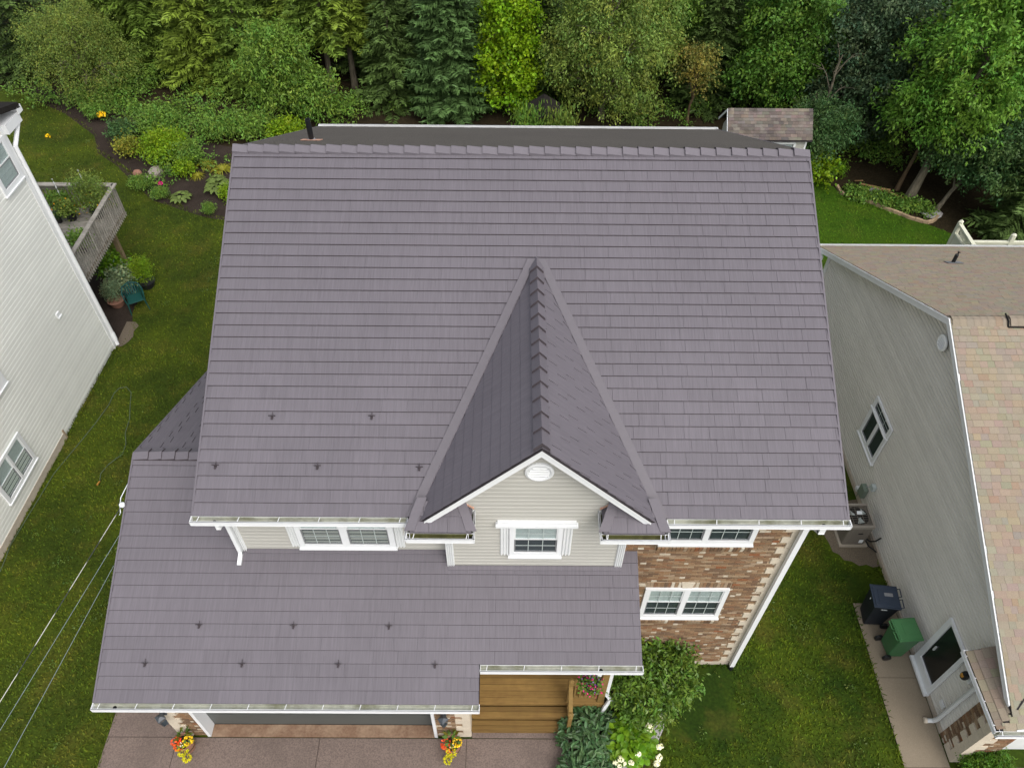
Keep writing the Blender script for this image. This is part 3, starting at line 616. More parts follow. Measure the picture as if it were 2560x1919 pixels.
window(bw,(0,YW-.005,0),X_,NY,[(2.78,3.46),(3.56,4.24)],2.45,3.67,2.57,3.61,3.12,2.69,4.33)
# garage wing -----------------------------------------------------------
LX,LS,LR_,GE,GZ,GR,GRZ,PE=-7.028,-.473,2.349,4.803,4.001,8.764,5.745,5.397
GS=(GRZ-GZ)/(GR-GE); gcs=math.hypot(1,GS); gl=(GR-GE)*gcs
vx=lambda y:(y-GE)*gcs
q=M()
def slab(P): q.prism(P,(0,0,-.12))
zl=lambda y:GZ+GS*(y-GE)
slab([(LX,GE+.01,GZ-.004),(LS,GE+.01,GZ-.004),(LS,YW,zl(YW)-.004),(LX,YW,zl(YW)-.004)]); slab([(LS,PE,zl(PE)-.004),(LR_,PE,zl(PE)-.004),(LR_,YW,zl(YW)-.004),(LS,YW,zl(YW)-.004)])
slab([(LX,YW,zl(YW)-.004),(XWL-.02,YW,zl(YW)-.004),(XWL-.02,GR,GRZ-.004),(LX,GR,GRZ-.004)]); slab([(LX,GR,GRZ-.004),(XWL-.02,GR,GRZ-.004),(XWL-.02,12.9,zl(2*GR-12.9)-.004),(LX,12.9,zl(2*GR-12.9)-.004)])
gr=ob('garage_roof',q,'roof_under',house)
def gspan(vv):
    y=GE+vv/gcs
    if y<PE-.001: return [(0,LS-LX)]
    if y<YD-.02: return [(0,LR_-LX)]
    if y<YW-.01: return [(0,-1.08-LX),(2.06-LX,LR_-LX)]
    return [(0,XWL-.03-LX)]
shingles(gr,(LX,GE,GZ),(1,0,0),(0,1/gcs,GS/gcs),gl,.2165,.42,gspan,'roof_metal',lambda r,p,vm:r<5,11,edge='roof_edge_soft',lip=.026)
shingles(gr,(XWL-.03,12.9,zl(2*GR-12.9)),(-1,0,0),(0,-1/gcs,GS/gcs),(12.9-GR)*gcs,.2165,.42,lambda vv:[(0,XWL-.03-LX)],'roof_metal',lambda r,p,vm:False,12,st=.013)
for k in range(9):
    x=LX+.15+k*.25
    if x<XWL-.1: place('ridge_cap',capm,Matrix.Translation((x,GR,GRZ+.0+rr.uniform(-.004,.004)))@Matrix.Rotation(0 if 1 else 0,4,'Z'),gr)
ob('rake_trim',M().obox((LX-.014,GE,GZ),(.03,0,0),(0,GR-GE,GRZ-GZ),(0,0,.036)),'roof_cap',gr)
ob('rake_trim',M().obox((LX-.014,GR,GRZ),(.03,0,0),(0,12.9-GR,zl(2*GR-12.9)-GRZ),(0,0,.036)),'roof_cap',gr)
ob('wall_flashing',M().obox((LS,PE+.0,zl(PE)),(.012,0,0),(0,.0-.58,-GS*.58),(0,0,.03)),'black_matte',gr)
ob('apron_flashing',M().obox((-4.7,YW-.09,zl(YW-.09)+.03),(3.62,0,0),(0,.07,GS*.07),(0,0,.012)).obox((-1.06,YD-.09,zl(YD-.09)+.03),(3.1,0,0),(0,.07,GS*.07),(0,0,.012)),'roof_metal',gr)
# snow guards on both roofs
def guard(x,y,z,par):
    t=M(); t.box(x-.02,x+.02,y-.004,y+.01,z+.03,z+.075); t.box(x-.06,x+.06,y+.006,y+.012,z+.06,z+.078); t.box(x-.016,x+.016,y-.045,y,z+.03,z+.045); t.tube([(x,y+.01,z+.05),(x,y+.08,z+.075)],.005,5); ob('snow_guard',t,'guard',par)
for x,y in ((-3.92,8.2),(-2.27,8.21),(-4.77,7.46),(-3.11,7.46),(-1.45,7.45)): guard(x,y,ZE+(y-YE)*S,mr)
for x,y in ((-5.39,5.94),(-3.74,5.94),(-2.07,5.94),(-6.24,5.36),(-4.57,5.36),(-2.91,5.36),(-1.24,5.36)): guard(x,y,zl(y),gr)
vp=ob('vent_pipe',M().lathe([(.055,-.06),(.055,.50),(.042,.50),(.042,.1)],(-4.07,14.34,8.97),14),'black',mr)
ob('pipe_boot',M().lathe([(.12,-.07),(.10,.0),(.07,.05),(.057,.06)],(-4.07,14.34,8.99),14),'lead',vp)
ob('boot_flange',M().obox((-4.27,14.22,9.07),(.40,0,0),(0,.24,-.12),(0,0,.012)),'copper_stain',vp)
# garage walls, piers, door
gw=ob('garage_wall',M().box(-6.95,-6.35,5.57,5.95,0,3.8).box(-1.52,-.77,5.57,5.95,0,3.8).box(-6.36,-1.52,5.58,5.95,2.35,3.8).box(-6.93,-6.7,5.95,12.3,0,3.9).box(-1.0,-.77,5.95,7.2,0,4.2),'mortar',house)
gQ=[.02+.40*i for i in range(9)]
hl=[]
for zq in gQ: hl+=[(-7.1,-6.70,zq,zq+.2),(-7.1,-6.80,zq+.2,zq+.4),(-1.06,-.7,zq,zq+.2),(-.92,-.7,zq+.2,zq+.4)]
brickwork(gw,(0,5.57,0),X_,NY,-6.95,-.77,.0,3.8,hl+[(-6.37,-1.51,0,2.37)],99,7)
for zq in gQ:
    for a,b in ((-7.0,-6.71),(-1.05,-.756)): ob('quoin',M().box(a,b,5.54,5.6,zq+.004,zq+.196),'quoin',gw)
    for a,b in ((-7.0,-6.81),(-.91,-.756)): ob('quoin',M().box(a,b,5.54,5.6,zq+.204,zq+.396),'quoin',gw)
ob('quoin_return',M().box(-.77,-.745,5.56,5.95,0,3.8),'quoin',gw)
ob('door_jamb',M().box(-6.36,-6.335,5.53,5.82,0,2.36).box(-6.40,-6.36,5.525,5.56,0,2.36),'white',gw); ob('door_jamb',M().box(-1.537,-1.512,5.53,5.82,0,2.36).box(-1.512,-1.47,5.525,5.56,0,2.36),'white',gw)
gd=ob('garage_door',M().box(-6.335,-1.537,5.80,5.84,.03,2.36),'door_grey',house)
for i in range(4): ob('door_panel',M().box(-6.33,-1.54,5.785,5.80,.04+i*.58,.60+i*.58),'door_grey',gd)
ob('door_seal',M().box(-6.33,-1.54,5.78,5.85,.0,.035),'black_matte',gd)
def wall_lantern(x,y,z,par):
    f=ob('wall_lantern',M().box(x-.06,x+.06,y-.03,y,z+.05,z+.2).tube([(x,y,z+.2),(x,y-.1,z+.24)],.012,5).lathe([(.01,.30),(.03,.25),(.11,.2),(.115,.18),(.0,.185)],(x,y-.13,z),4),'lamp_metal',par)
    q=M()
    for a in range(4):
        an=math.pi/2*a; dx_,dy_=.095*math.cos(an),.095*math.sin(an); q.tube([(x+dx_,y-.13+dy_,z+.19),(x+dx_*.7,y-.13+dy_*.7,z-.12)],.009,4)
    q.lathe([(.0,-.13),(.075,-.13),(.075,-.11),(0,-.11)],(x,y-.13,z),4); ob('lantern_cage',q,'lamp_metal',f)
    ob('lantern_glass',M().lathe([(.085,.18),(.058,-.11)],(x,y-.13,z),4),'glass',f)
wall_lantern(-6.91,5.54,1.30,gw); wall_lantern(-1.27,5.54,1.30,gw)
# service attachment on the left gable
ob('service_knob',M().lathe([(.0,-.05),(.045,-.03),(.05,.02),(.0,.06)],(-7.05,7.84,5.44),10),'paper',gr)
# porch -----------------------------------------------------------------
porch=th('wooden_porch','stained wood front porch with two steps and a short railing between garage and shrubs','porch',(.6,6.5,0))
def planks(parent,x0,x1,y0,y1,z,w_,t=.035,gap=.006,name='plank',mat='deck_wood'):
    y=y0
    while y<y1-.02:
        e=min(y+w_,y1); ob(name,M().box(x0,x1,y+gap/2,e-gap/2,z-t,z),mat,parent); y=e
pd=ob('porch_floor',M().box(-.74,2.06,6.08,7.15,.2,.56),'deck_wood',porch)
planks(pd,-.745,2.09,6.03,7.15,.60,.14)
for k,(y0,y1,z) in enumerate(((5.82,6.05,.405),(5.60,5.83,.21))):
    st_=ob('step',M().box(-.73,1.27,y0+.03,y1,.0,z-.036),'deck_wood',porch); planks(st_,-.745,1.30,y0,y1,z,.115)
ob('rim_board',M().box(1.30,2.10,6.04,6.075,.30,.56).box(2.065,2.10,6.075,7.1,.3,.56),'rail_wood',porch)
rl=ob('top_rail',M().box(1.36,1.96,6.085,6.175,1.52,1.56).box(1.36,1.96,6.11,6.15,1.43,1.52),'rail_wood',porch); ob('bottom_rail',M().box(1.36,1.96,6.11,6.15,.72,.80),'rail_wood',porch)
for i in range(5): x=1.44+.115*i; ob('baluster',M().box(x-.02,x+.02,6.112,6.148,.80,1.43),'rail_wood',rl)
ob('post',M().box(1.94,2.075,6.075,6.21,.6,4.1),'rail_wood',porch)
ob('newel_post',M().box(1.28,1.37,6.08,6.17,.45,1.62).lathe([(.0,1.70),(.05,1.68),(.065,1.62),(.0,1.61)],(1.325,6.125,0),10),'rail_wood',porch)
ob('newel_post',M().box(1.285,1.365,5.62,5.70,.0,1.0).lathe([(.0,1.10),(.055,1.08),(.065,1.02),(.0,.99)],(1.325,5.66,0),10),'rail_wood',porch)
ob('handrail',M().obox((1.285,5.60,.93),(.085,0,0),(0,.50,.5),(0,0,.04)),'rail_wood',porch)
ob('stair_stringer',M().obox((1.30,5.58,.02),(.04,0,0),(0,.47,.40),(0,0,.2)),'rail_wood',porch)
for i in range(3): y=5.78+i*.1; ob('baluster',M().box(1.305,1.345,y,y+.03,.3+i*.1,1.06+i*.1),'rail_wood',porch)
downspout([(1.63,5.34,4.1),(1.63,5.34,4.0),(2.11,6.11,3.7),(2.11,6.11,.95)],.036,'porch_downspout')
downspout([(2.11,6.11,.97),(2.20,6.05,.84),(2.10,5.98,.60),(2.02,5.95,.2)],.034,'porch_downspout')
# ---------------------------------------------------------------- left neighbour
lh=th('pale_house','tall neighbouring house with pale grey-green siding at the left edge beside the lawn','house',(-12.42,17.25,0),R(-2.36))
lw=ob('house_body',M().prism([(-.03,0,-.1),(-9,0,-.1),(-9,0,7.72),(-.03,0,7.72)],(0,-13,0)).prism([(-.03,0,7.72),(-.03,-13,7.72),(-.03,-6.5,9.6)],(-8.97,0,0)),'siding_pale',lh,True)
Y_=(0,-1,0)
def lboards(parent,z0,z1,pitch,yr,mat):
    z=z0
    while z<z1-.01:
        t1=min(z+pitch,z1); a,b=yr(z)
        q=M().add(lap(lambda u_,zz,c:(c,-u_,zz),b,a,b,a,z,t1,.02),[(0,1,2,3),(3,2,5,4),(6,7,1,0)]); 
        ob('siding_board',q,mat,parent,True); z+=pitch
lboards(lw,.14,7.7,.1285,lambda z:(0.05,13) if z>.3 else ((0.05,3.65) if False else (.05,13)),'siding_pale')
ob('foundation',M().box(-.02,.035,-13,-3.66,-.1,.13+.10),'foundation',lh,True)
ob('foundation_step',M().box(-.02,.03,-3.67,-3.60,-.05,.33),'mortar',lh,True)
ob('corner_board',M().box(-.08,.04,-.1,.03,-.02,7.6),'white_trim',lh,True)
window(lw,(0,0,0),(0,1,0),(1,0,0),[(-6.25,-5.62),(-5.55,-4.99)],.72,1.82,.83,1.74,1.30,-6.36,-4.88,muntin=False).location=(0,0,0)
window(lw,(0,0,0),(0,1,0),(1,0,0),[(-.94,-.24)],6.28,7.42,6.41,7.34,6.92,-1.05,-.13,muntin=False,low_blind=True)
window(lw,(0,0,0),(0,1,0),(1,0,0),[(-5.4,-4.65)],3.04,4.4,3.14,4.3,3.7,-5.5,-4.24,muntin=False)
for o in list(lw.children):
    if o.name.startswith('window'):
        o.location=(.012,0,0)
        for c in o.children: c.location=(0,0,0)
ob('wall_vent',M().box(.012,.06,-1.60,-1.46,2.72,2.86).obox((.06,-1.62,2.72),(.03,0,-.02),(0,.18,0),(0,0,.03)),'white',lh,True)
ob('roof',M().prism([(.2,.75,7.82),(.2,-6.5,10.0),(.2,-13.7,7.82),(.2,-13.7,7.68),(.2,-6.5,9.86),(.2,.75,7.68)],(-9.4,0,0)),'roof_dark',lh,True)
ob('eave_box',M().box(-9.2,.16,-.02,.66,7.50,7.62).box(-.22,.16,-.02,.66,7.38,7.50),'white',lh,True)
ob('gutter',M().box(-9.2,.18,.66,.78,7.60,7.74).box(.17,.20,.60,.80,7.58,7.75),'white',lh,True)
q=M()
for a,b in (((.08,.70,7.55),(.08,.56,7.36)),((.08,.56,7.36),(.075,.08,7.0)),((.075,.08,7.02),(.075,.06,.35)),((.075,.06,.37),(.12,-.02,.12)),):
    a,b=np.array(a),np.array(b); q.tube([a,b],.055,8)
ob('downspout',q,'white',lh,True)
ob('downspout_shoe',M().tube([(.075,.06,.55),(.10,.02,.30)],.068,8),'white',lh,True)
# raised deck behind it
dk=th('raised_deck','raised weathered grey wooden deck with baluster railing behind the pale house','deck',(-14,19.3,0))
df=ob('deck_floor',M().box(-16.3,-12.66,17.35,21.2,2.18,2.36),'post_wood',dk)
planks(df,-16.3,-12.62,17.32,21.24,2.40,.14,.035,.012,mat='grey_wood')
for nm,(x0,x1,y0,y1) in (('side_railing',(-12.66,-12.62,17.32,21.26)),('back_railing',(-16.3,-12.66,21.22,21.26))):
    q=M(); 
    if nm[0]=='s': q.box(x0-.05,x1+.05,y0,y1+.05,3.26,3.30)
    else: q.box(x0,x1,y0-.07,y1+.07,3.26,3.30)
    rl=ob(nm,q,'grey_wood',dk)
    if nm[0]=='s':
        ob('bottom_rail',M().box(x0,x1,y0,y1,2.20,2.24),'grey_wood',rl)
        y=y0+.06
        while y<y1: ob('baluster',M().box(x1+.001,x1+.032,y-.013,y+.013,2.16,3.24),'grey_wood',rl); y+=.118
        for y in (17.5,19.4): ob('rail_post',M().box(x0-.09,x0-.0,y,y+.09,2.4,3.26),'grey_wood',rl)
    else:
        ob('rail',M().box(x0,x1,y0,y1,3.10,3.26),'grey_wood',rl)
        x=x0+.06
        while x<x1: ob('baluster',M().box(x-.017,x+.017,y1+.001,y1+.032,2.2,3.24),'grey_wood',rl); x+=.118
ob('corner_post',M().box(-12.75,-12.665,21.13,21.215,2.4,3.26),'grey_wood',dk)
ob('support_post',M().box(-13.2,-13.06,20.75,20.89,0,2.2),'post_wood',dk); ob('support_post',M().box(-15.6,-15.46,20.75,20.89,0,2.2),'post_wood',dk)
ob('brace',M().obox((-13.18,20.1,2.1),(.09,0,0),(0,.7,-.75),(0,0,.1)),'post_wood',dk)
ob('beam',M().box(-16.2,-12.75,20.72,20.92,2.0,2.18),'post_wood',dk)
# ---------------------------------------------------------------- right neighbour
rh=th('grey_house','neighbouring house on the right with grey siding and mottled tan shingle roof','house',(13,11.5,0))
RX,RP,RPZ,RSL=9.40,11.87,6.47,.5
rz=lambda y:RPZ-.497*abs(y-RP)
body=M().prism([(RX+.045,5.66,.0),(RX+.045,18.0,.0),(RX+.045,18.0,rz(18)-.1),(RX+.045,RP,RPZ-.12),(RX+.045,5.66,rz(5.66)-.12)],(8.6,0,0)); rwall=ob('house_wall',body,'siding_grey',rh)
def rspan(z):
    y1=min(18.02,RP+(RPZ-.16-z)/.497); y0=max(5.66,RP-(RPZ-.16-z)/.497); return (-y1,-y0)
boards(rwall,(RX+.042,0,0),(0,-1,0),(-1,0,0),.13,RPZ-.2,.1035,rspan,'siding_grey',t=.034,gap=.022)
ob('foundation',M().box(RX-.012,RX+.03,5.66,18.0,-.05,.125),'foundation',rh)
ob('rear_return',M().box(RX-.04,RX+.06,17.95,18.06,0,3.2),'white_trim',rh)
# roof
rc=math.hypot(1,.497); RXE=9.2; RE=18.54; FEY=5.55
q=M(); 
q.prism([(RXE,RP,RPZ-.01),(RXE,RE,rz(RE)-.01),(18.3,RE,rz(RE)-.01),(18.3,RP,RPZ-.01)],(0,0,-.1)); VY=4.98; q.prism([(RXE,VY,rz(VY)-.01),(RXE,RP,RPZ-.01),(18.3,RP,RPZ-.01),(16.09,RP,RPZ-.01)],(0,0,-.1))
rroof=ob('roof',q,'roof_under',rh)
TAN=[L(c) for c in ((139, 129, 113), (138, 128, 114), (142, 132, 115), (136, 126, 111), (139, 129, 114), (139, 125, 109), (138, 122, 105), (135, 126, 111), (134, 126, 113))]; TW=[5,5,4,4,4,1.5,.9,3,3]
GRY=[L(c) for c in ((112,104,98),(102,95,90),(119,111,104),(94,88,84),(114,104,97))]; GW=[1]*5
def tabs(parent,O,u,v,U,V,mat,pal,wts,sel=None,wr=(.11,.24),expo=.138,clip=None,seed=1,t=.015):
    rg=random.Random(seed); O,u,v=map(np.array,(O,u,v)); n=np.cross(u,v); fld=M(); cnt=0; r=0; num=0
    while r*expo<V-.01:
        v0=r*expo; v1=min(v0+expo,V); lo,hi=(0,U) if clip is None else clip((v0+v1)/2)
        a=lo-rg.uniform(0,wr[1]); 
        while a<hi:
            b=a+rg.uniform(*wr); l,h=max(a+.0015,lo),min(b-.0015,hi); a=b
            if h-l<.015: continue
            P=lambda x,y,c:O+u*x+v*y+n*c; lf=rg.uniform(0,.004)
            vs=[P(l,v0,t+.004+lf),P(h,v0,t+.004+lf),P(h,v1+.004,.004+lf),P(l,v1+.004,.004+lf),P(l,v0,.0),P(h,v0,.0),P(h,v1,.0),P(l,v1,0)]
            F=[(0,1,2,3),(4,5,1,0),(7,4,0,3),(5,6,2,1)]; c=rg.choices(pal,wts)[0]; c=tuple(x*rg.uniform(.93,1.07) for x in c)
            if sel and sel((l+h)/2,v0) and num<300:
                m=M(); m.ct=c; m.add(vs,F); ob('shingle',m,mat,parent); num+=1
            else: fld.ct=c; fld.add(vs,F); cnt+=1
        r+=1
    if cnt: ob('shingle_field',fld,mat,parent,kind='stuff')
fl=(RP-4.98)*rc; bl=(RE-RP)*rc
# wing (garage) hip: left eave at x=8.95 z=2.9, front eave y=4.77
WE,WZ,WS,WF=8.95,2.9,.5,4.77
tabs(rroof,(RXE,VY,rz(VY)),(1,0,0),(0,1/rc,.497/rc),3.2,fl,'asphalt_tan',TAN,TW,lambda x,v_:x<1.35,seed=21,clip=lambda vv:(0,min(3.2,vv/rc+.06)))
tabs(rroof,(18.0,RE,rz(RE)),(-1,0,0),(0,-1/rc,.497/rc),18.0-RXE,bl,'asphalt_tan',TAN,TW,None,seed=22)
for k in range(58):
    x=RXE+.02+k*.15; m=M(); c=random.Random(k).choices(TAN,TW)[0]; m.ct=tuple(i*.95 for i in c); up=.05 if k>=8 else .02
    m.add([(x,RP-.17,RPZ-.085+up),(x+.16,RP-.17,RPZ-.085+up-.008),(x+.16,RP-.05,RPZ-.005+up),(x,RP-.05,RPZ+.002+up),(x+.16,RP+.05,RPZ-.005+up),(x,RP+.05,RPZ+.002+up),(x+.16,RP+.17,RPZ-.085+up-.008),(x,RP+.17,RPZ-.085+up),(x,RP-.17,RPZ-.12),(x+.16,RP-.17,RPZ-.12)],[(0,1,2,3),(3,2,4,5),(5,4,6,7),(8,9,1,0)]); ob('ridge_shingle',m,'asphalt_tan',rroof)
q=M(); q.tube([(RXE+1.17,RP-.18,RPZ-.07),(RXE+1.17,RP-.1,RPZ+.02),(RXE+1.17,RP+.1,RPZ+.06)],.018,5); q.obox((RXE+1.17,RP-.2,RPZ-.1),(8,0,0),(0,.02,0),(0,0,.05)); ob('ridge_vent',q,'black_matte',rroof)
wr_=ob('wing_roof',M().prism([(WE,WF,WZ-.012),(9.2,WF+.25,WZ+.113),(9.2,FEY-.02,WZ+.113),(9.42,6.27,WZ+.223),(WE,6.27,WZ-.012)],(0,0,-.06)).prism([(9.2,WF+.25,WZ+.113),(9.9,WF+.95,WZ+.463),(9.9,5.75,WZ+.463),(9.2,5.75,WZ+.113)],(0,0,-.05)).prism([(9.2,WF+.25,WZ+.113),(13,WF+4.05,WZ+2.0),(13,9.6,WZ+2.0),(9.2,5.55,WZ+.113)],(0,0,-.06)).prism([(WE,WF,WZ-.012),(16,WF,WZ-.012),(16,WF+2,WZ+.99),(10.95,WF+2,WZ+.99)],(0,0,-.06)),'roof_under',rh)
wc=math.hypot(1,.5); sx,sz=1/wc,.5/wc
def wclip(vv):  # u along -Y from y=6.27 ; slope coordinate from the eave
    dx=vv*sx-.03; y_hip=WF+dx; x=WE+dx
    if x<9.4: return (0,6.27-y_hip)
    yv=x-4.22+.06   # valley with the main front slope
    return (6.27-yv,6.27-y_hip)
tabs(wr_,(WE-.03,6.27,WZ-.015),(0,-1,0),(sx,0,sz),2,2.6,'asphalt_tan',TAN,TW,lambda x,v_:True,clip=wclip,seed=23)
tabs(wr_,(WE,WF,WZ),(1,0,0),(0,sx,sz),4,1.2,'asphalt_tan',TAN,TW,None,clip=lambda vv:(vv*sx,4),seed=24)
ob('valley_line',M().tube([(9.3,5.08,3.115),(12.2,7.98,4.565)],.016,5),'roof_under',wr_)
# rakes
for y0,y1,nm in ((RP,RE,'rake_board'),(5.15,RP,'rake_board')):
    za,zb=rz(y0),rz(y1); q=M(); q.obox((RXE-.012,y0,za-.17),(.03,0,0),(0,y1-y0,zb-za),(0,0,.165)); q.obox((RXE+.0,y0,za-.16),(.24,0,0),(0,y1-y0,zb-za),(0,0,.015)); ob(nm,q,'white',rroof)
    q=M(); q.obox((RXE-.03,y0,za-.05),(.02,0,0),(0,y1-y0,zb-za),(0,0,.045)); ob('rake_moulding',q,'white_trim',rroof)
gutter(rh,(RXE,RE+.0,rz(RE)-.11),(18.2,RE+.0,rz(RE)-.11),(0,1,0),straps=0)
gutter(rh,(WE+.01,6.28,WZ-.1),(WE+.01,WF-.02,WZ-.1),(-1,0,0),'gutter_moss',.5,ends=(1,0),w=.09)
gutter(rh,(WE-.08,WF,WZ-.1),(15,WF,WZ-.1),NY,straps=.9,ends=(0,0),w=.09)
ob('gutter_strap_loose',M().obox((9.25,WF-.02,WZ+.03),(.35,.03,.0),(0,.03,0),(0,0,.008)),'white',rh)
q=M()
for a,b in (((8.9,17.9+.7,3.05),(8.93,18.55,2.75)),((8.93,18.55,2.75),(9.33,18.02,2.45)),((9.33,18.02,2.47),(9.33,18.02,.1))): q.tube([a,b],.04,8)
ob('rear_downspout',q,'white',rh)
ob('fascia_return',M().box(9.0,9.25,18.1,18.54,2.98,3.1),'white',rh)
# gable vent
m=M(); prof=[(.185,0),(.185,.03),(.15,.045),(.13,.02),(.0,.02)]; n_=22
m.add([(RX-.04-z,11.88+r*math.cos(2*math.pi*k/n_),5.74+r*math.sin(2*math.pi*k/n_)) for r,z in prof for k in range(n_)],[(i*n_+k,i*n_+(k+1)%n_,(i+1)*n_+(k+1)%n_,(i+1)*n_+k) for i in range(4) for k in range(n_)])
rv=ob('gable_vent',m,'vent_white',rh)
for i in range(4):
    zz=5.74-.09+i*.06; h_=math.sqrt(.13**2-(zz-5.74)**2); ob('louvre',M().obox((RX-.06,11.88-h_,zz-.015),(0,2*h_,0),(-.025,0,-.012),(0,0,.01)),'white_trim',rv)
# side window: two panes below a barred transom
window(rwall,(RX+.0,0,0),(0,-1,0),(-1,0,0),[(-12.86,-12.46),(-12.36,-11.96)],1.34,2.385,1.46,2.33,2.325,-12.98,-11.86,muntin=False,top_blind=False)
window(rwall,(RX+.0,0,0),(0,-1,0),(-1,0,0),[(-12.86,-11.96)],2.385,2.75,2.43,2.69,2.685,-12.98,-11.86,cols=3,top_blind=False)
# side door
dr_=ob('side_door',M().box(RX-.05,RX+.0,7.20,7.33,.14,2.12).box(RX-.05,RX,6.45,6.54,.14,2.12).box(RX-.05,RX,6.54,7.20,2.04,2.12).box(RX-.055,RX,6.54,7.20,.14,.42),'white',rh)
ob('door_leaf',M().box(RX-.012,RX+.0,6.54,7.20,.42,2.04),'black_matte',dr_); ob('pane',M().box(RX-.02,RX-.013,6.56,7.18,.44,2.02),'door_glass',dr_)
ob('door_handle',M().box(RX-.055,RX-.022,7.08,7.11,1.02,1.18),'pipe_metal',dr_)
ob('door_sill',M().box(RX-.12,RX,6.43,7.35,.08,.14),'white_trim',dr_)
ob('outlet_plate',M().box(RX-.02,RX,6.01,6.18,.45,.6).box(RX-.03,RX-.02,6.04,6.075,.49,.56).box(RX-.03,RX-.02,6.11,6.145,.49,.56),'white',rh)
wl=ob('side_lamp',M().box(RX-.03,RX,6.05,6.2,1.78,2.02),'white',rh)
ob('lamp_head',M().lathe([(.01,.12),(.06,.1),(.085,.0),(.07,-.08),(.02,-.1)],(RX-.12,6.16,1.95),10).tube([(RX-.12,6.16,1.9),(RX,6.13,1.86)],.018,6),'black',wl); ob('bulb',M().lathe([(.0,.05),(.045,.03),(.05,-.02),(.0,-.06)],(RX-.17,6.16,1.97),10),'brass',wl)
q=M().tube([(RX-.06,5.88,2.35),(RX-.06,5.89,.16)],.045,10); q.tube([(RX-.06,5.89,.22),(RX-.10,5.9,.10),(RX-.22,5.92,.05)],.05,10); ob('downspout',q,'pipe_metal',rh)
ob('downspout_end',M().tube([(RX-.21,5.92,.055),(RX-.27,5.93,.05)],.062,10),'quoin',rh)
# brick front corner of the wing
rb=ob('brick_pier',M().box(RX+.02,RX+.72,5.10,5.66,-.02,2.75).box(RX+.7,14,5.3,5.66,2.3,2.75),'mortar',rh)
hs=[]; hf=[]
for k in range(7):
    z0=.02+k*.4; hs+=[(-5.43,-5.0,z0,z0+.2),(-5.27,-5.0,z0+.2,z0+.4)]; hf+=[(0,9.76,z0,z0+.2),(0,9.6,z0+.2,z0+.4)]
brickwork(rb,(RX+.014,0,0),(0,-1,0),(-1,0,0),-5.66,-5.08,.0,2.75,hs,99,15); brickwork(rb,(0,5.10,0),X_,NY,9.42,10.1,.0,2.75,hf,99,16)
for k in range(7):
    z0=.02+k*.4
    ob('quoin',M().box(RX-.014,RX+.35,5.08,5.42,z0+.004,z0+.196),'quoin',rb); ob('quoin',M().box(RX-.014,RX+.19,5.08,5.26,z0+.204,z0+.396),'quoin',rb)
ob('garage_jamb',M().box(10.1,10.14,5.12,5.5,0,2.3),'white',rb)
ob('garage_door',M().box(10.14,13,5.35,5.4,0,2.3),'white_trim',rh)
p_=ob('vent_pipe',M().tube([(12.04,16.58,4.1),(12.04,16.58,4.42),(12.07,16.6,4.5)],.05,10),'black',rroof); ob('pipe_flange',M().obox((11.85,16.46,4.22),(.42,0,0),(0,.22,-.11),(0,0,.012)),'lead',p_)
# utilities on the wall
ob('disconnect_box',M().box(RX-.12,RX-.0,11.48,11.72,.36,.70).tube([(RX-.06,11.7,.36),(RX-.06,11.72,.1)],.015,5),'utility_green',rh)
ob('meter_box',M().box(RX-.10,RX,11.28,11.42,.96,1.12).tube([(RX-.03,11.42,.96),(RX-.03,11.8,.45)],.012,5),'utility_grey',rh)
ob('outlet_cover',M().box(RX-.09,RX,11.78,11.90,.22,.34),'white',rh)
# back deck of the grey house
vd=th('vinyl_deck','cream railing and lattice privacy screen of a deck behind the tan roof','deck',(16,20,0))
ob('deck_floor',M().box(14.6,19,18.1,20.3,.9,1.05),'vinyl',vd)
ob('screen_post',M().box(14.69,14.81,20.88,21.0,0,2.30).lathe([(.09,2.30),(.09,2.34),(.0,2.42)],(14.75,20.94,0),4),'vinyl',vd)
sp_=ob('screen',M().box(14.73,14.77,18.4,20.88,.4,1.86).box(14.70,14.80,18.4,20.88,1.86,1.92).box(14.69,14.81,18.4,20.88,2.22,2.28),'vinyl',vd)
q=M()
for k in range(60):
    y=18.4+k*.06
    if y+.3<20.88: q.obox((14.74,y,1.92),(.01,0,0),(0,.018,0),(0,.3,.3)); q.obox((14.755,y+.3,1.92),(.01,0,0),(0,.018,0),(0,-.3,.3))
ob('lattice',q,'vinyl',sp_)
rl=ob('top_rail',M().box(14.8,19,20.15,20.25,2.05,2.12).box(14.8,19,20.18,20.22,1.98,2.05),'vinyl',vd); ob('bottom_rail',M().box(14.8,19,20.18,20.22,1.15,1.2),'vinyl',vd)
for x in (16.15,17.6): ob('rail_post',M().box(x-.06,x+.06,20.14,20.26,.9,2.36).lathe([(.09,2.36),(.09,2.38),(0,2.44)],(x,20.2,0),4),'vinyl',vd)
for k in range(24): x=14.95+.12*k; ob('baluster',M().box(x,x+.03,20.185,20.215,1.2,1.98),'vinyl',rl)
# ---------------------------------------------------------------- sheds
sh=th('garden_shed','small shed with weathered grey-brown shingle roof at the forest edge behind the house','shed',(9.5,26.6,0))
sw=ob('wall',M().prism([(8.16,25.98,0),(8.16,27.2,0),(8.16,27.2,2.2),(8.16,26.57,2.95),(8.16,25.98,2.25)],(2.80,0,0)),'siding_beige',sh)
boards(sw,(0,25.96,0),(1,0,0),(0,-1,0),.1,2.3,.11,lambda z:(8.16,10.95),'siding_beige')
boards(sw,(8.14,0,0),(0,-1,0),(-1,0,0),.1,2.9,.11,lambda z:(-min(27.2,26.57+(2.95-z)/1.1),-max(25.98,26.57-(2.95-z)/1.1)),'siding_beige')
ob('corner_board',M().box(10.93,11.0,25.92,26.05,0,2.3),'white',sh); ob('corner_board',M().box(8.1,8.17,25.92,26.05,0,2.3),'white',sh)
sc_=math.hypot(1,.96)
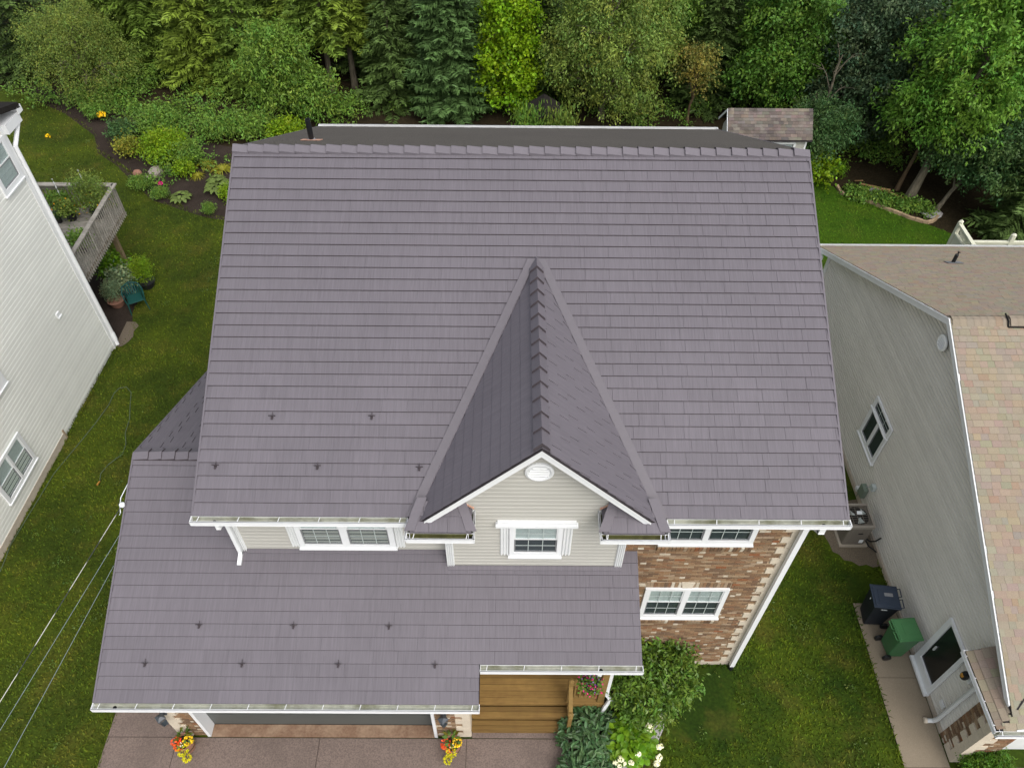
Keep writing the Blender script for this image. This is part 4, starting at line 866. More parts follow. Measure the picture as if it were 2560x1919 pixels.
so_=M().prism([(7.98,25.74,2.40),(7.98,26.57,3.2),(7.98,27.42,2.40),(7.98,27.42,2.34),(7.98,26.57,3.12),(7.98,25.74,2.34)],(3.12,0,0)); sr=ob('roof',so_,'roof_under',sh)
tabs(sr,(7.98,25.74,2.405),(1,0,0),(0,1/sc_,.96/sc_),3.12,.83*sc_,'asphalt_grey',GRY,GW,lambda x,v_:True,wr=(.14,.28),seed=31,expo=.115)
ob('rake_board',M().obox((7.955,25.74,2.28),(.025,0,0),(0,.83,.8),(0,0,.1)).obox((7.955,26.57,3.08),(.025,0,0),(0,.85,-.8),(0,0,.1)),'white',sr)
window(sw,(0,25.94,0),X_,NY,[(9.72,10.52)],1.35,2.22,1.43,2.15,2.14,9.64,10.6,muntin=False,top_blind=False,low_blind=True)
ph=th('playhouse','dark-roofed little playhouse half hidden under the trees beyond the ridge','playhouse',(1.3,28.6,0))
ob('wall',M().prism([(.85,28.0,0),(1.85,28.0,0),(1.85,28.0,1.75),(1.35,28.0,2.05),(.85,28.0,1.75)],(0,1.3,0)),'playhouse_wall',ph)
ob('roof',M().prism([(1.35,27.8,2.13),(.7,27.8,1.74),(.7,29.5,1.74),(1.35,29.5,2.13)],(0,0,.05)).prism([(1.35,27.8,2.13),(1.35,29.5,2.13),(2.0,29.5,1.74),(2.0,27.8,1.74)],(0,0,.05)),'roof_dark',ph)
ob('door_opening',M().box(1.05,1.65,27.98,28.0,0,1.6),'black_matte',ph)
0 and ob('skylight',M().obox((1.12,28.5,2.07),(.12,0,.075),(0,.16,0),(0,0,.03)),'utility_grey',ph)
# ---------------------------------------------------------------- foliage generators
UP=np.array((0,0,1.))
def nz(a): return a/(np.linalg.norm(a,axis=-1,keepdims=True)+1e-9)
def leafq(P,D,Nn,Ln,W):
    S_=nz(np.cross(D,Nn)); Ln=np.asarray(Ln)[:,None]; W=np.asarray(W)[:,None]; mid=P+D*Ln*.45+nz(np.cross(S_,D))*Ln*.08
    return np.stack([P,mid+S_*W*.5,P+D*Ln,mid-S_*W*.5],1)
def crown(blobs,ncl,per,Ln,W,seed,spread=.35,droop=.35,flat=.8,rmin=.55,jit=.09,tv=.3):
    rg=np.random.default_rng(seed); B=np.array(blobs,float); wt=B[:,3]*B[:,4]+B[:,4]*B[:,5]+B[:,3]*B[:,5]; bi=rg.choice(len(B),ncl,p=wt/wt.sum())
    o=nz(rg.normal(size=(ncl,3))); o[:,2]=np.where(o[:,2]<-.5,-o[:,2]*.5,o[:,2]); o=nz(o); r=rmin+(1-rmin)*rg.random(ncl)**.6; r*=1+.18*rg.normal(size=ncl)
    C=B[bi,:3]+o*r[:,None]*B[bi,3:6]; T=nz(o*np.array((1,1,.6))+rg.normal(size=(ncl,3))*.45+UP*(.15-droop*.3))
    s=rg.random((ncl,per)); P=C[:,None]+T[:,None]*(s*spread)[...,None]+rg.normal(size=(ncl,per,3))*jit
    D=nz(T[:,None]*.5+rg.normal(size=(ncl,per,3))*.75-UP*droop); Nn=nz(UP*flat+rg.normal(size=(ncl,per,3))*.6)
    t=(1+tv*rg.normal(size=(ncl,1))*.5)*(1+.16*rg.normal(size=(ncl,per))); t=np.clip(t,.35,1.9)
    yel=np.clip(rg.normal(size=(ncl,1))*.12,-.2,.3); tint=np.stack([t*(1+yel),t,t*(1-yel*.5)],-1)
    sz=rg.uniform(.65,1.25,(ncl,per)).reshape(-1)
    return leafq(P.reshape(-1,3),D.reshape(-1,3),Nn.reshape(-1,3),Ln*sz,W*sz),np.clip(tint.reshape(-1,3),.2,2.2)
def conifer(h,r,z0,seed,step=.36,nb=8,twig=.30,tw=.055,droop=.28,tipup=.1,dens=1.0,shape=.85):
    rg=np.random.default_rng(seed); Q=[];T=[]; z=z0
    while z<h-.15:
        f=(1-(z-z0*.0)/h); Lb=r*(max(f,0)**shape)+.12; n=max(4,int(nb*(.6+.5*f)))
        ph=rg.uniform(0,6.28)
        for k in range(n):
            a=ph+2*np.pi*k/n+rg.normal()*.22; L_=Lb*rg.uniform(.72,1.15); d=np.array((np.cos(a),np.sin(a),0)); s=np.array((-np.sin(a),np.cos(a),0)); zb=z+rg.normal()*.07
            m=max(4,int(L_/.11*dens)); q=np.linspace(.12,1,m); drp=-droop*L_*q**1.4+tipup*L_*q**3
            C=np.outer(q*L_,d)+UP*(zb+drp)[:,None]
            w_=L_*.36*(1-q*.72)+.07
            bt=rg.uniform(.7,1.3)
            for sg in (-1,1):
                for rep in range(2):
                    D=nz(s*sg*rg.uniform(.7,1.1)+d*rg.uniform(.45,.9,(m,1))+UP*rg.uniform(-.35,.05,(m,1))); ln=w_*rg.uniform(.75,1.15,m)+twig*.35
                    P=C+rg.normal(size=(m,3))*.025
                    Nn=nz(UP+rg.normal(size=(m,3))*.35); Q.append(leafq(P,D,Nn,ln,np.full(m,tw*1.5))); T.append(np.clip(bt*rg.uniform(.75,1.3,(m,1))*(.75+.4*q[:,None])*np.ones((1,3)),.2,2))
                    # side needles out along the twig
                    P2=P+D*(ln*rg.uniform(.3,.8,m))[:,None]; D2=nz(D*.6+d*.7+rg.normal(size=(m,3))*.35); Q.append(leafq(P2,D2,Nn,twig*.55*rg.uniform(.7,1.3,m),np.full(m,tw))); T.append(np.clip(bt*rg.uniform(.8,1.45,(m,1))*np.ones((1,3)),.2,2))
        z+=step*rg.uniform(.8,1.2)*(.6+.5*f)
    return np.concatenate(Q),np.concatenate(T)
def trunkm(h,r,lean=(0,0),limbs=(),seed=1):
    rg=random.Random(seed); m=M(); P=[]; 
    for i in range(8): f=i/7; P.append((lean[0]*f+rg.uniform(-.04,.04)*(i>0),lean[1]*f+rg.uniform(-.04,.04)*(i>0),h*f-.05))
    m.tube(P,[r*(1.25 if i==0 else 1)*(1-.8*i/7) for i in range(8)],9)
    for (bx_,by,bz,*_) in limbs:
        f=min(.9,max(.15,(bz-.9)/h)); A=np.array((lean[0]*f,lean[1]*f,h*f)); B_=np.array((bx_,by,bz)); mid=(A+B_)/2+np.array((0,0,.15)); rr_=r*(1-.8*f)*.6
        m.tube([A,mid,B_],[rr_,rr_*.7,rr_*.25],6,False)
        for k in range(3):
            E_=B_+np.array([rg.uniform(-.8,.8) for _ in range(3)])*.8; m.tube([mid+(B_-mid)*.4,(mid+E_)/2+np.array((0,0,.1)),E_],[rr_*.45,rr_*.3,rr_*.1],4,False)
    return m
CR={}
def tree(name,label,x,y,crownkey,make,fmat,trunk=None,bark='bark',rz=0,s=1,group=None,cat='tree'):
    t=th(name,label,cat,(x,y,0),rz,group); t.scale=(s,s,s)
    if crownkey not in CR: Q,T=make(); CR[crownkey]=qmesh('crown',Q,T,fmat)
    me=CR[crownkey]; o=bpy.data.objects.new('crown' if cat=='tree' else 'foliage',me); COL.objects.link(o); o.parent=t
    if me.materials[0].name!=fmat: o.material_slots[0].link='OBJECT'; o.material_slots[0].material=MATS[fmat]
    if trunk is not None: ob('trunk' if cat=='tree' else 'stem',trunk,bark,t,True)
    return t
def blobs(seed,n,r,z0,z1,br):
    rg=random.Random(seed); o=[]
    for i in range(n):
        f=(i+.5)/n; z=z0+(z1-z0)*f; a=i*2.4+rg.uniform(-.4,.4); rad=r*math.sin(math.pi*(.18+.72*f))*rg.uniform(.35,.75); b=br*rg.uniform(.75,1.2); o.append((rad*math.cos(a),rad*math.sin(a),z,b,b,b*.75))
    return o
def dec(key,label,x,y,fm,r,z0,z1,n=11,br=.95,ncl=1000,per=16,Ln=.13,W=.075,seed=1,lean=(0,0),bark='bark',tr=.13,rz=0,s=1,name='broadleaf_tree',group=None,**kw):
    B=blobs(seed,n,r,z0,z1,br); B=[(b[0]+lean[0]*b[2]/z1,b[1]+lean[1]*b[2]/z1,*b[2:]) for b in B]
    return tree(name,label,x,y,key,lambda:crown(B,int(ncl*.55),int(per*1.95),Ln,W,seed,**{'jit':.13,**kw}),fm,trunkm(z1*.9,tr,lean,B,seed),bark,rz,s,group)
def fir(key,label,x,y,fm,h,r,z0,seed,rz=0,s=1,name='fir_tree',tr=.11,group=None,bark='bark',**kw):
    return tree(name,label,x,y,key,lambda:conifer(h,r,z0,seed,**kw),fm,trunkm(h,tr,(0,0),(),seed),bark,rz,s,group)
# ---------------------------------------------------------------- forest
FG='trees along the forest edge'
dec('willow','rounded olive-green bushy tree at the far left above the lawn corner',-19.0,33.4,'f_olive',2.3,.5,3.3,14,1.0,1900,16,.085,.035,4,spread=.4,rmin=.6,group=FG)
fir('fir_a','fir with layered yellowish-green branches right of the rounded olive tree',-16.7,36.0,'f_fir',9,2.1,.5,11,group=FG)
fir('fir_b','full fir with drooping yellow-green boughs reaching the ground behind the flower bed',-13.9,34.4,'f_fir_yel',8.5,1.9,.2,12,group=FG,twig=.32)
dec('cherry','young light green tree with pointed upright shoots at the left end of the ridge',-10.0,31.9,'f_cherry',1.5,.5,3.3,10,.75,900,15,.17,.062,6,spread=.5,droop=.5,tr=.06,group=FG)
dec('cherry2','low light green sapling just left of the two bare spruce trunks',-8.4,31.4,'f_cherry',.9,.3,1.5,6,.6,320,14,.16,.06,16,spread=.4,droop=.5,tr=.04,group=FG)
for i,(x,y,l,s_) in enumerate(((-8.2,33.9,'tall spruce with a bare pale trunk under a high crown, left of the pair',1),(-7.2,34.2,'tall spruce with a bare dark trunk under a high crown, right of the pair',1.04),(-9.5,35.4,'thin spruce with a bare trunk behind the young light green tree',.95))):
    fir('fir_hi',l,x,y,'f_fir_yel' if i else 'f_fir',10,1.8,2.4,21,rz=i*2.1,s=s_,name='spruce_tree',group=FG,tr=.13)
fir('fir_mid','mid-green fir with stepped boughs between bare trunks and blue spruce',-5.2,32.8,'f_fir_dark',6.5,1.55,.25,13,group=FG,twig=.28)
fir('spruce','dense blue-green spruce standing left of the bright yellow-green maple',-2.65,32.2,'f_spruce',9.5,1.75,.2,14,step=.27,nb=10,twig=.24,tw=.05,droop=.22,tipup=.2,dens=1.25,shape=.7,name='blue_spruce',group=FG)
dec('maple','bright yellow-green maple beside the blue spruce',-.05,31.9,'f_maple',1.35,.5,5.2,17,.55,1000,15,.14,.11,7,spread=.34,tr=.09,group=FG)
dec('birch','large olive-green birch with hanging fine foliage behind the middle of the ridge',4.0,31.6,'f_birch',3.2,.7,6.4,20,1.05,2600,16,.13,.055,8,spread=.5,droop=.7,tr=.14,group=FG)
dec('brown','sparse small tree with brownish yellow leaves and bare limbs between birch and maple',7.75,31.3,'f_brown',1.05,1.6,3.2,6,.55,190,12,.11,.06,9,spread=.35,tr=.06,group=FG,bark='bark_brown')
dec('ash_m','broad mid-green maple rising directly behind the small shed',11.2,31.6,'f_green',2.5,.9,6.2,18,1.05,2100,16,.15,.08,10,spread=.42,droop=.5,tr=.14,group=FG)
dec('blue1','dusky blue-green tree between the mid-green maple and the bright ash',14.4,30.0,'f_blue',2.1,.6,6.0,16,.95,1700,16,.15,.075,18,spread=.4,droop=.5,tr=.12,group=FG)
dec('ash','large bright green ash with leaning pale trunk at the right edge of the lawn',15.5,25.6,'f_ash',2.7,2.6,7.6,18,1.0,2300,16,.17,.07,19,spread=.5,droop=.6,lean=(1.3,1.0),tr=.17,group=FG)
dec('low1','dark green low-branched tree with a slim forked trunk over the stone-edged bed',16.2,24.75,'f_dark',1.7,1.5,3.2,10,.75,1100,16,.14,.06,20,spread=.42,droop=.5,lean=(1.6,.9),tr=.09,group=FG,bark='bark')
dec('low1','shadowy dark green tree behind the lattice privacy screen, touching the right edge',19.2,25.0,'f_dark',1.7,1.5,3.2,rz=1.9,s=1.15,group=FG)
fir('hemlock','dark feathery hemlock growing low behind the cream deck railing',18.6,23.2,'f_fir_dark',4.6,1.9,.1,22,step=.25,twig=.25,tw=.045,name='hemlock_tree',group=FG)
ob('trunk',trunkm(4.5,.085,(.7,.4),(),31),'bark_brown',th('slim_tree','slim dark trunk just left of the leaning ash trunk','tree',(15.3,26.3,0),group=FG),True)
LBL=[(-22.4,35.5,'fir_a','f_fir_dark',.9,'dark fir at the extreme left edge behind the pale house eave'),(-20.5,38.5,'fir_b','f_fir_dark',1.1,'dark fir behind the rounded olive tree'),
(-15.2,39.5,'fir_a','f_fir',1.05,'tall fir in the second row behind the two yellow-green firs'),(-11.6,37.2,'fir_b','f_fir',1.0,'fir filling the gap behind the young light green tree'),(-9.0,39.6,'fir_a','f_fir_dark',1.1,'shaded fir deep behind the bare spruce trunks'),
(-5.8,38.0,'fir_b','f_fir_yel',1.15,'olive-tinted fir high behind the mid-green stepped fir'),(-3.6,39,'fir_a','f_fir_dark',1.1,'dark fir behind the blue spruce'),
(1.6,37.2,'fir_b','f_fir_dark',1.0,'dark fir in the gap between yellow-green maple and birch'),(20.6,30.5,'fir_a','f_fir_dark',1.1,'dark fir at the right edge behind the bright ash'),(-18.6,36.6,'fir_b','f_fir',.95,'fir squeezed between the rounded olive tree and the next fir'),(-4.1,35.2,'fir_a','f_fir_dark',.95,'dark fir just behind the stepped fir and the blue spruce'),(1.4,33.6,'fir_b','f_fir_dark',.8,'small dark fir between the maple and the birch'),(8.8,33.0,'fir_a','f_fir_dark',.8,'small dark fir right behind the brownish tree'),(-12.0,34.2,'fir_a','f_fir',.8,'green fir left of the young light green tree'),(-6.4,35.8,'fir_b','f_fir_dark',.95,'dark fir between the bare trunks and the stepped fir'),(13.0,35.6,'fir_b','f_fir_dark',1.1,'dark fir behind the dusky blue-green tree')]
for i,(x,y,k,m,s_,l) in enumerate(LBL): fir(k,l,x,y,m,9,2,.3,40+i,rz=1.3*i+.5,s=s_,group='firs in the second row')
L2=[(-18.2,41,'ash_m','f_dark',1.1,'dark leafy tree at top left behind the firs'),(-.6,38.0,'ash_m','f_mid',.95,'mid-green leafy tree behind the yellow-green maple'),(4.0,38.5,'birch','f_mid',1.0,'leafy tree in the second row behind the olive birch'),(7.6,35.6,'ash_m','f_mid',1.0,'green leafy tree behind the brownish tree'),
(10.3,37.6,'birch','f_green',1.1,'tall green tree behind the broad maple near the shed'),(17.2,32.0,'ash_m','f_mid',1.05,'green leafy tree behind the bright ash crown'),(16.4,36.5,'blue1','f_dark',1.2,'dark leafy tree deep in the top right corner'),(20.8,27.6,'ash_m','f_ash',.9,'green leafy tree cut by the right edge beside the ash'),(22.6,33.5,'birch','f_dark',1.1,'dark tree beyond the right edge of the forest'),(12.4,28.6,'low1','f_dark',.8,'small dark tree just right of the shed')]
for i,(x,y,k,m,s_,l) in enumerate(L2): dec(k,l,x,y,m,2,1,6,rz=1.1*i+.3,s=s_,group='leafy trees in the second row')
# far wood behind, one mass
Q=[];T=[]
rg=np.random.default_rng(77)
far=[(x+rg.uniform(-1.2,1.2),y+rg.uniform(-1.2,1.2),rg.uniform(1,2.4),1.9,1.9,2.2) for y in (42,46,50) for x in np.arange(-36,40,3.0)]
q,t=crown(far,5200,12,.26,.13,78,spread=.6,rmin=.5); 
o=bpy.data.objects.new('far_wood',qmesh('far_wood',q,t,'f_dark')); COL.objects.link(o); o['kind']='stuff'
# undergrowth at the foot of the trees, one mass
und=[]
for x0,x1,y0,y1,n_,h in ((-22,-10,32.2,35,26,.5),(-10.5,9,30.8,33,30,.5),(12,20,27.2,30,16,.5),(-16,-10.5,29.6,31.6,22,.4),(-16,-12.6,28.2,30,15,.2),(-14.5,-10.6,26.4,27.6,4,.12),(-19,-16.5,31.2,32.6,9,.25)):
    for i in range(n_): und.append((rg.uniform(x0,x1),rg.uniform(y0,y1),rg.uniform(.1,h),rg.uniform(.35,.75),rg.uniform(.35,.75),rg.uniform(.25,.5)))
q,t=crown(und,3000,11,.12,.06,79,spread=.25,rmin=.4)
o=bpy.data.objects.new('undergrowth',qmesh('undergrowth',q,t,'f_mid')); COL.objects.link(o); o['kind']='stuff'
# ---------------------------------------------------------------- shrubs and bed plants
def shrub(key,name,label,x,y,fm,rx,ry,rz_,ncl,per,Ln,W,seed,cat='shrub',z=None,group=None,nb=7,stem=True,rz=0,s=1,**kw):
    rgs=random.Random(seed); B=[(rx*.55*math.cos(i*2.4),ry*.55*math.sin(i*2.4),rz_*(.75+.5*rgs.random()),rx*.5,ry*.5,rz_*.55) for i in range(nb)]+[(0,0,rz_*1.15,rx*.5,ry*.5,rz_*.6)]
    m=None
    if stem:
        m=M()
        for b in B: m.tube([(b[0]*.15,b[1]*.15,-.03),(b[0]*.6,b[1]*.6,b[2]*.7),(b[0],b[1],b[2])],[.018,.014,.006],5,False)
    t=tree(name,label,x,y,key,lambda:crown(B,ncl,per,Ln,W,seed,**kw),fm,m,'bark_brown',rz,s,group,cat)
    if z: t.scale=(s*.85,s*.85,s*2.9)
    return t
shrub('lime','lime_shrub','bright lime-green feathery shrub in the middle of the left flower bed',-14.0,28.0,'f_lime',.85,.75,.55,520,12,.11,.05,51,spread=.25)
shrub('yels','yellow_shrub','small yellow-leaved shrub on the lawn side of the lime shrub',-15.6,28.25,'f_yel',.42,.42,.35,150,10,.10,.06,52,spread=.15)
shrub('mids','green_shrub','mid-green shrub right of the lime shrub in front of the dark mulch',-13.05,27.6,'f_mid',.6,.5,.42,240,11,.10,.055,53,spread=.2)
shrub('yels','yellow_shrub','low yellow-green plant with toothed leaves in front of the lime shrub',-12.9,26.85,'f_lime',.4,.4,.3,rz=1,s=.85,ncl=1,per=1,Ln=1,W=1,seed=52)
shrub('loose','green_shrub','loose green perennial clump at the upper edge of the flower bed',-15.0,30.2,'f_mid',.7,.6,.4,260,10,.12,.055,54,spread=.3)
shrub('mids','green_shrub','dull green shrub by the dark mulch left of the lime shrub',-16.2,29.4,'f_dark',.6,.5,.42,1,1,1,1,53,rz=2,s=.95)
shrub('loose','green_shrub','leafy green clump in the bed behind the daylilies',-12.2,29.7,'f_mid',.7,.6,.4,1,1,1,1,54,rz=1,s=1.05)
shrub('loose','green_shrub','fresh green clump at the bed edge near the roof corner',-10.6,29.9,'f_cherry',.7,.6,.4,1,1,1,1,54,rz=2.2,s=1.1)
shrub('mids','yellow_shrub','yellow-green shrub touching the left end of the ridge',-9.3,29.4,'f_lime',.6,.5,.42,1,1,1,1,53,rz=.7,s=1.1)
shrub('yels','yellow_shrub','lime clump at the lower right tip of the flower bed beside the roof',-10.75,25.3,'f_lime',.4,.4,.3,1,1,1,1,52,rz=2,s=.75)
for i,(x,y,s_,l) in enumerate(((-14.3,25.85,.62,'low spreading green plant on the lawn edge of the bed, left one'),(-13.4,25.25,.5,'low spreading green plant on the lawn edge of the bed, beside the pale hosta'),(-11.3,24.35,.45,'low green tuft at the front tip of the dark mulch'),(-17.9,31.2,.8,'green plant beside the yellow flower at the far lawn corner'))): shrub('mids','green_shrub',l,x,y,'f_mid',.6,.5,.42,1,1,1,1,53,rz=i,s=s_)
shrub('yels','cedar_shrub','yellow-green cedar bush hugging the right wall of the shed',12.0,26.9,'f_lime',.5,.5,.7,1,1,1,1,52,rz=2.5,s=1.7)
shrub('mids','green_shrub','leafy clump at the corner where the right lawn meets the roof',12.5,27.1,'f_mid',.6,.5,.42,1,1,1,1,53,rz=1.5,s=.9)
shrub('loose','green_shrub','broad-leaved green plant above the stone edging of the right bed',13.0,27.3,'f_hydr',.7,.6,.4,1,1,1,1,54,rz=.4,s=.6)
shrub('loose','green_shrub','leafy sapling clump covering the left side of the dark playhouse',.72,27.75,'f_mid',.7,.6,.4,1,1,1,1,54,rz=.9,s=1.0,z=1)
shrub('loose','green_shrub','leafy clump under the birch covering the right side of the playhouse',2.0,27.7,'f_birch',.7,.6,.4,1,1,1,1,54,rz=2.9,s=1.0,z=1)
def blades(n,L0,w0,seed,rise=.55,seg=4):
    rg=np.random.default_rng(seed); Q=[]; T=[]
    for i in range(n):
        a=rg.uniform(0,6.28); d=np.array((math.cos(a),math.sin(a),0)); s=np.array((-d[1],d[0],0)); l=L0*rg.uniform(.7,1.15); hh=rise*rg.uniform(.7,1.2); t=rg.uniform(.7,1.3)
        pts=[d*l*q*.8+UP*(hh*l*1.6*(q-q*q*.95)) for q in np.linspace(0.03,1,seg+1)]
        for k in range(seg):
            w1,w2=w0*(1-abs(k/seg-.3)),w0*(1-abs((k+1)/seg-.3))*(0.15 if k==seg-1 else 1); Q.append([pts[k]-s*w1,pts[k]+s*w1,pts[k+1]+s*w2,pts[k+1]-s*w2]); T.append((t*1.1,t,t*.8))
    return np.array(Q),np.array(T)
def rosette(n,L0,w0,seed):
    rg=np.random.default_rng(seed); Q=[];T=[]
    for i in range(n):
        a=i*2.4+rg.uniform(-.2,.2); f=math.sqrt((i+.5)/n); d=np.array((math.cos(a),math.sin(a),0)); s=np.array((-d[1],d[0],0)); l=L0*rg.uniform(.8,1.1); c=d*f*L0*1.3; z=.30*(1-f*.6)+.03; t=rg.uniform(.75,1.25)
        b=c+UP*z; m1=b+d*l*.3+UP*.03; m2=b+d*l*.65+UP*.015; e=b+d*l-UP*.05
        Q.append([b-s*w0*.15,b+s*w0*.15,m1+s*w0*.5,m1-s*w0*.5]); Q.append([m1-s*w0*.5,m1+s*w0*.5,m2+s*w0*.45,m2-s*w0*.45]); Q.append([m2-s*w0*.45,m2+s*w0*.45,e+s*.01,e-s*.01]); T+=[(t,t,t)]*3
    return np.array(Q),np.array(T)
def plantq(name,label,cat,x,y,key,fn,fm,group=None,rz=0,s=1,z=0,pname='leaves'):
    t=th(name,label,cat,(x,y,z),rz,group); t.scale=(s,s,s)
    if key not in CR: q,tt=fn(); CR[key]=qmesh(pname,q,tt,fm)
    o=bpy.data.objects.new(pname,CR[key]); COL.objects.link(o); o.parent=t
    if CR[key].materials[0].name!=fm: o.material_slots[0].link='OBJECT'; o.material_slots[0].material=MATS[fm]
    return t
for i,(x,y,l) in enumerate(((-12.3,27.5,'daylily with arching yellow-striped leaves, left one of the pair in the mulch'),(-11.5,27.15,'daylily with arching yellow-striped leaves nearest the roof edge'),(-12.4,26.75,'small daylily tuft below the left daylily'),(-10.9,28.3,'daylily clump half hidden behind the left end of the ridge'))): plantq('daylily',l,'plant',x,y,'day',lambda:blades(70,.62,.022,61),'f_yel',rz=i,s=(1,1.05,.7,1.1)[i],group='daylilies in the left bed')
for i,(x,y,s_,l) in enumerate(((-12.6,25.2,.85,'pale hosta rosette alone on the dark mulch'),(-11.35,25.9,1.15,'larger pale hosta beside the roof edge'),(-11.55,26.35,.8,'hosta just behind the larger hosta by the roof edge'))): plantq('hosta',l,'plant',x,y,'hos',lambda:rosette(34,.24,.17,62),'f_hosta',rz=i,s=s_,group='hostas in the left bed')
plantq('white_flower','small plant with white-edged leaves beside the stones','plant',-13.05,26.95,'hos',None,'f_hosta',rz=2,s=.5)
def rock(label,x,y,sx,sy,sz,seed,mat='stone'):
    rg=random.Random(seed); m=M(); V=[];n=9
    prof=[(.75,-.2),(1,.2),(.92,.62),(.6,.9),(.0,1)]
    m.add([(x+r*sx*math.cos(6.283*k/n)*(1+rg.uniform(-.14,.14)),y+r*sy*math.sin(6.283*k/n)*(1+rg.uniform(-.14,.14)),z*sz) for r,z in prof for k in range(n)],[(i*n+k,i*n+(k+1)%n,(i+1)*n+(k+1)%n,(i+1)*n+k) for i in range(4) for k in range(n)])
    return tag(ob('rock',m,mat),label,'rock')
rock('large pale boulder at the lower edge of the lime shrub',-14.1,26.9,.27,.34,.30,1); rock('small pale stone beside the large boulder',-14.4,26.55,.12,.12,.13,2); rock('reddish-brown rounded stone left of the large boulder',-14.85,26.9,.18,.16,.18,3,'terracotta'); rock('small stone tucked behind the large boulder',-13.75,27.1,.13,.11,.1,4)
rock('flat grey rock at the back of the stone-edged bed',14.2,26.0,.42,.26,.14,5,'kerb_stone'); rock('flat grey slab at the right end of the stone-edged bed',16.05,24.65,.42,.36,.12,6,'kerb_stone')
def blossom(name,label,x,y,z,r,col,seed,n=40,group=None):
    rg=np.random.default_rng(seed); o=nz(rg.normal(size=(n,3))); o[:,2]=abs(o[:,2]); P=o*r*np.array((1,1,.8)); D=nz(rg.normal(size=(n,3))+o*.3); Nn=nz(o+rg.normal(size=(n,3))*.4)
    q=leafq(P-D*r*.25,D,Nn,np.full(n,r*.75),np.full(n,r*.7)); t=np.array(col)[None]*rg.uniform(.8,1.1,(n,1)); ob_=bpy.data.objects.new(name,qmesh(name,q,t,'petal')); ob_.location=(x,y,z); COL.objects.link(ob_); return tag(ob_,label,'flower',group)
blossom('yellow_flower','yellow flower at the edge of the mulch in the far left corner',-17.55,30.85,.35,.16,(.75,.5,.02),1); blossom('yellow_flower','single yellow flower out on the left lawn',-19.5,29.6,.03,.10,(.75,.55,.02),2); blossom('pink_flower','tiny magenta flower in the mulch left of the pale hosta',-13.6,25.95,.2,.08,(.6,.03,.25),3)
# right bed: edging stones, ground cover, sticks
EP=[(12.9,26.45),(12.93,25.98),(13.02,25.8)]; EP2=[(13.12,25.74),(13.5,25.55),(13.82,25.36),(14.05,25.15),(14.29,24.95),(14.56,24.73),(14.86,24.5),(15.05,24.33),(15.28,24.2),(15.5,24.06),(15.72,24.02),(15.95,24.1),(16.12,24.24),(16.26,24.42)]
eg=th('bed_edging','curved tan stone edging between the right lawn and the shaded bed','edging',(14.5,25,0))
for PP in (EP,EP2):
    for (a,b),(c,d) in zip(PP,PP[1:]):
        v_=np.array((c-a,d-b,0)); L_=np.linalg.norm(v_); v_/=L_; nn=np.array((-v_[1],v_[0],0)); k=max(1,round(L_/.28))
        for i in range(k): O=np.array((a,b,-.02))+v_*L_*i/k; ob('edging_stone',M().obox(O,v_*(L_/k-.012),nn*.10,UP*random.Random(i*7+int(a*50)).uniform(.09,.13)),'edging',eg)
gc=[(13.3+.32*i+rg.uniform(-.2,.2),25.95-.16*i+rg.uniform(-.25,.3),.08,.22,.2,.12) for i in range(9) for _ in range(3)]
q,t=crown(gc,620,10,.10,.07,81,spread=.12,rmin=.3); o=bpy.data.objects.new('ground_cover',qmesh('ground_cover',q,t,'f_mid')); COL.objects.link(o); o['kind']='stuff'
def stick(label,P,r): tag(ob('fallen_branch',M().tube(P,r,6),'log'),label,'branch')
stick('long pale fallen branch along the back of the stone-edged bed',[(13.9,26.5,.08),(14.5,26.15,.14),(15.0,25.75,.1),(15.4,25.4,.1)],.035)
stick('thick log end lying at the foot of the leaning ash',[(14.3,26.25,.06),(14.9,26.0,.1)],.07); stick('pile branch between the ash trunk and the sapling trunk',[(15.2,25.3,.06),(15.7,25.05,.12),(16.3,24.75,.06)],.05); stick('short twig crossing the branch pile',[(15.5,25.35,.05),(15.75,25.1,.16),(15.9,25.15,.22)],.02)
stick('thin branch leaning at the left end of the branch line',[(13.75,26.75,.05),(13.95,26.55,.2)],.025)
wd=[]
for (x0,x1,y0,y1,n_) in ((-12.2,-8.9,4,17,40),(-12,-6,18,24,26),(2.8,8.2,3.4,9,40),(-20,-15.5,22,30,20),(9.5,15,19.5,24.5,16)):
    for i in range(n_): wd.append((rg.uniform(x0,x1),rg.uniform(y0,y1),0,rg.uniform(.05,.16),rg.uniform(.05,.16),.025))
q,t=crown(wd,900,6,.05,.03,83,spread=.05,rmin=.2,jit=.03); o=bpy.data.objects.new('lawn_weeds',qmesh('lawn_weeds',q,t*.6,'f_fir')); COL.objects.link(o); o['kind']='stuff'
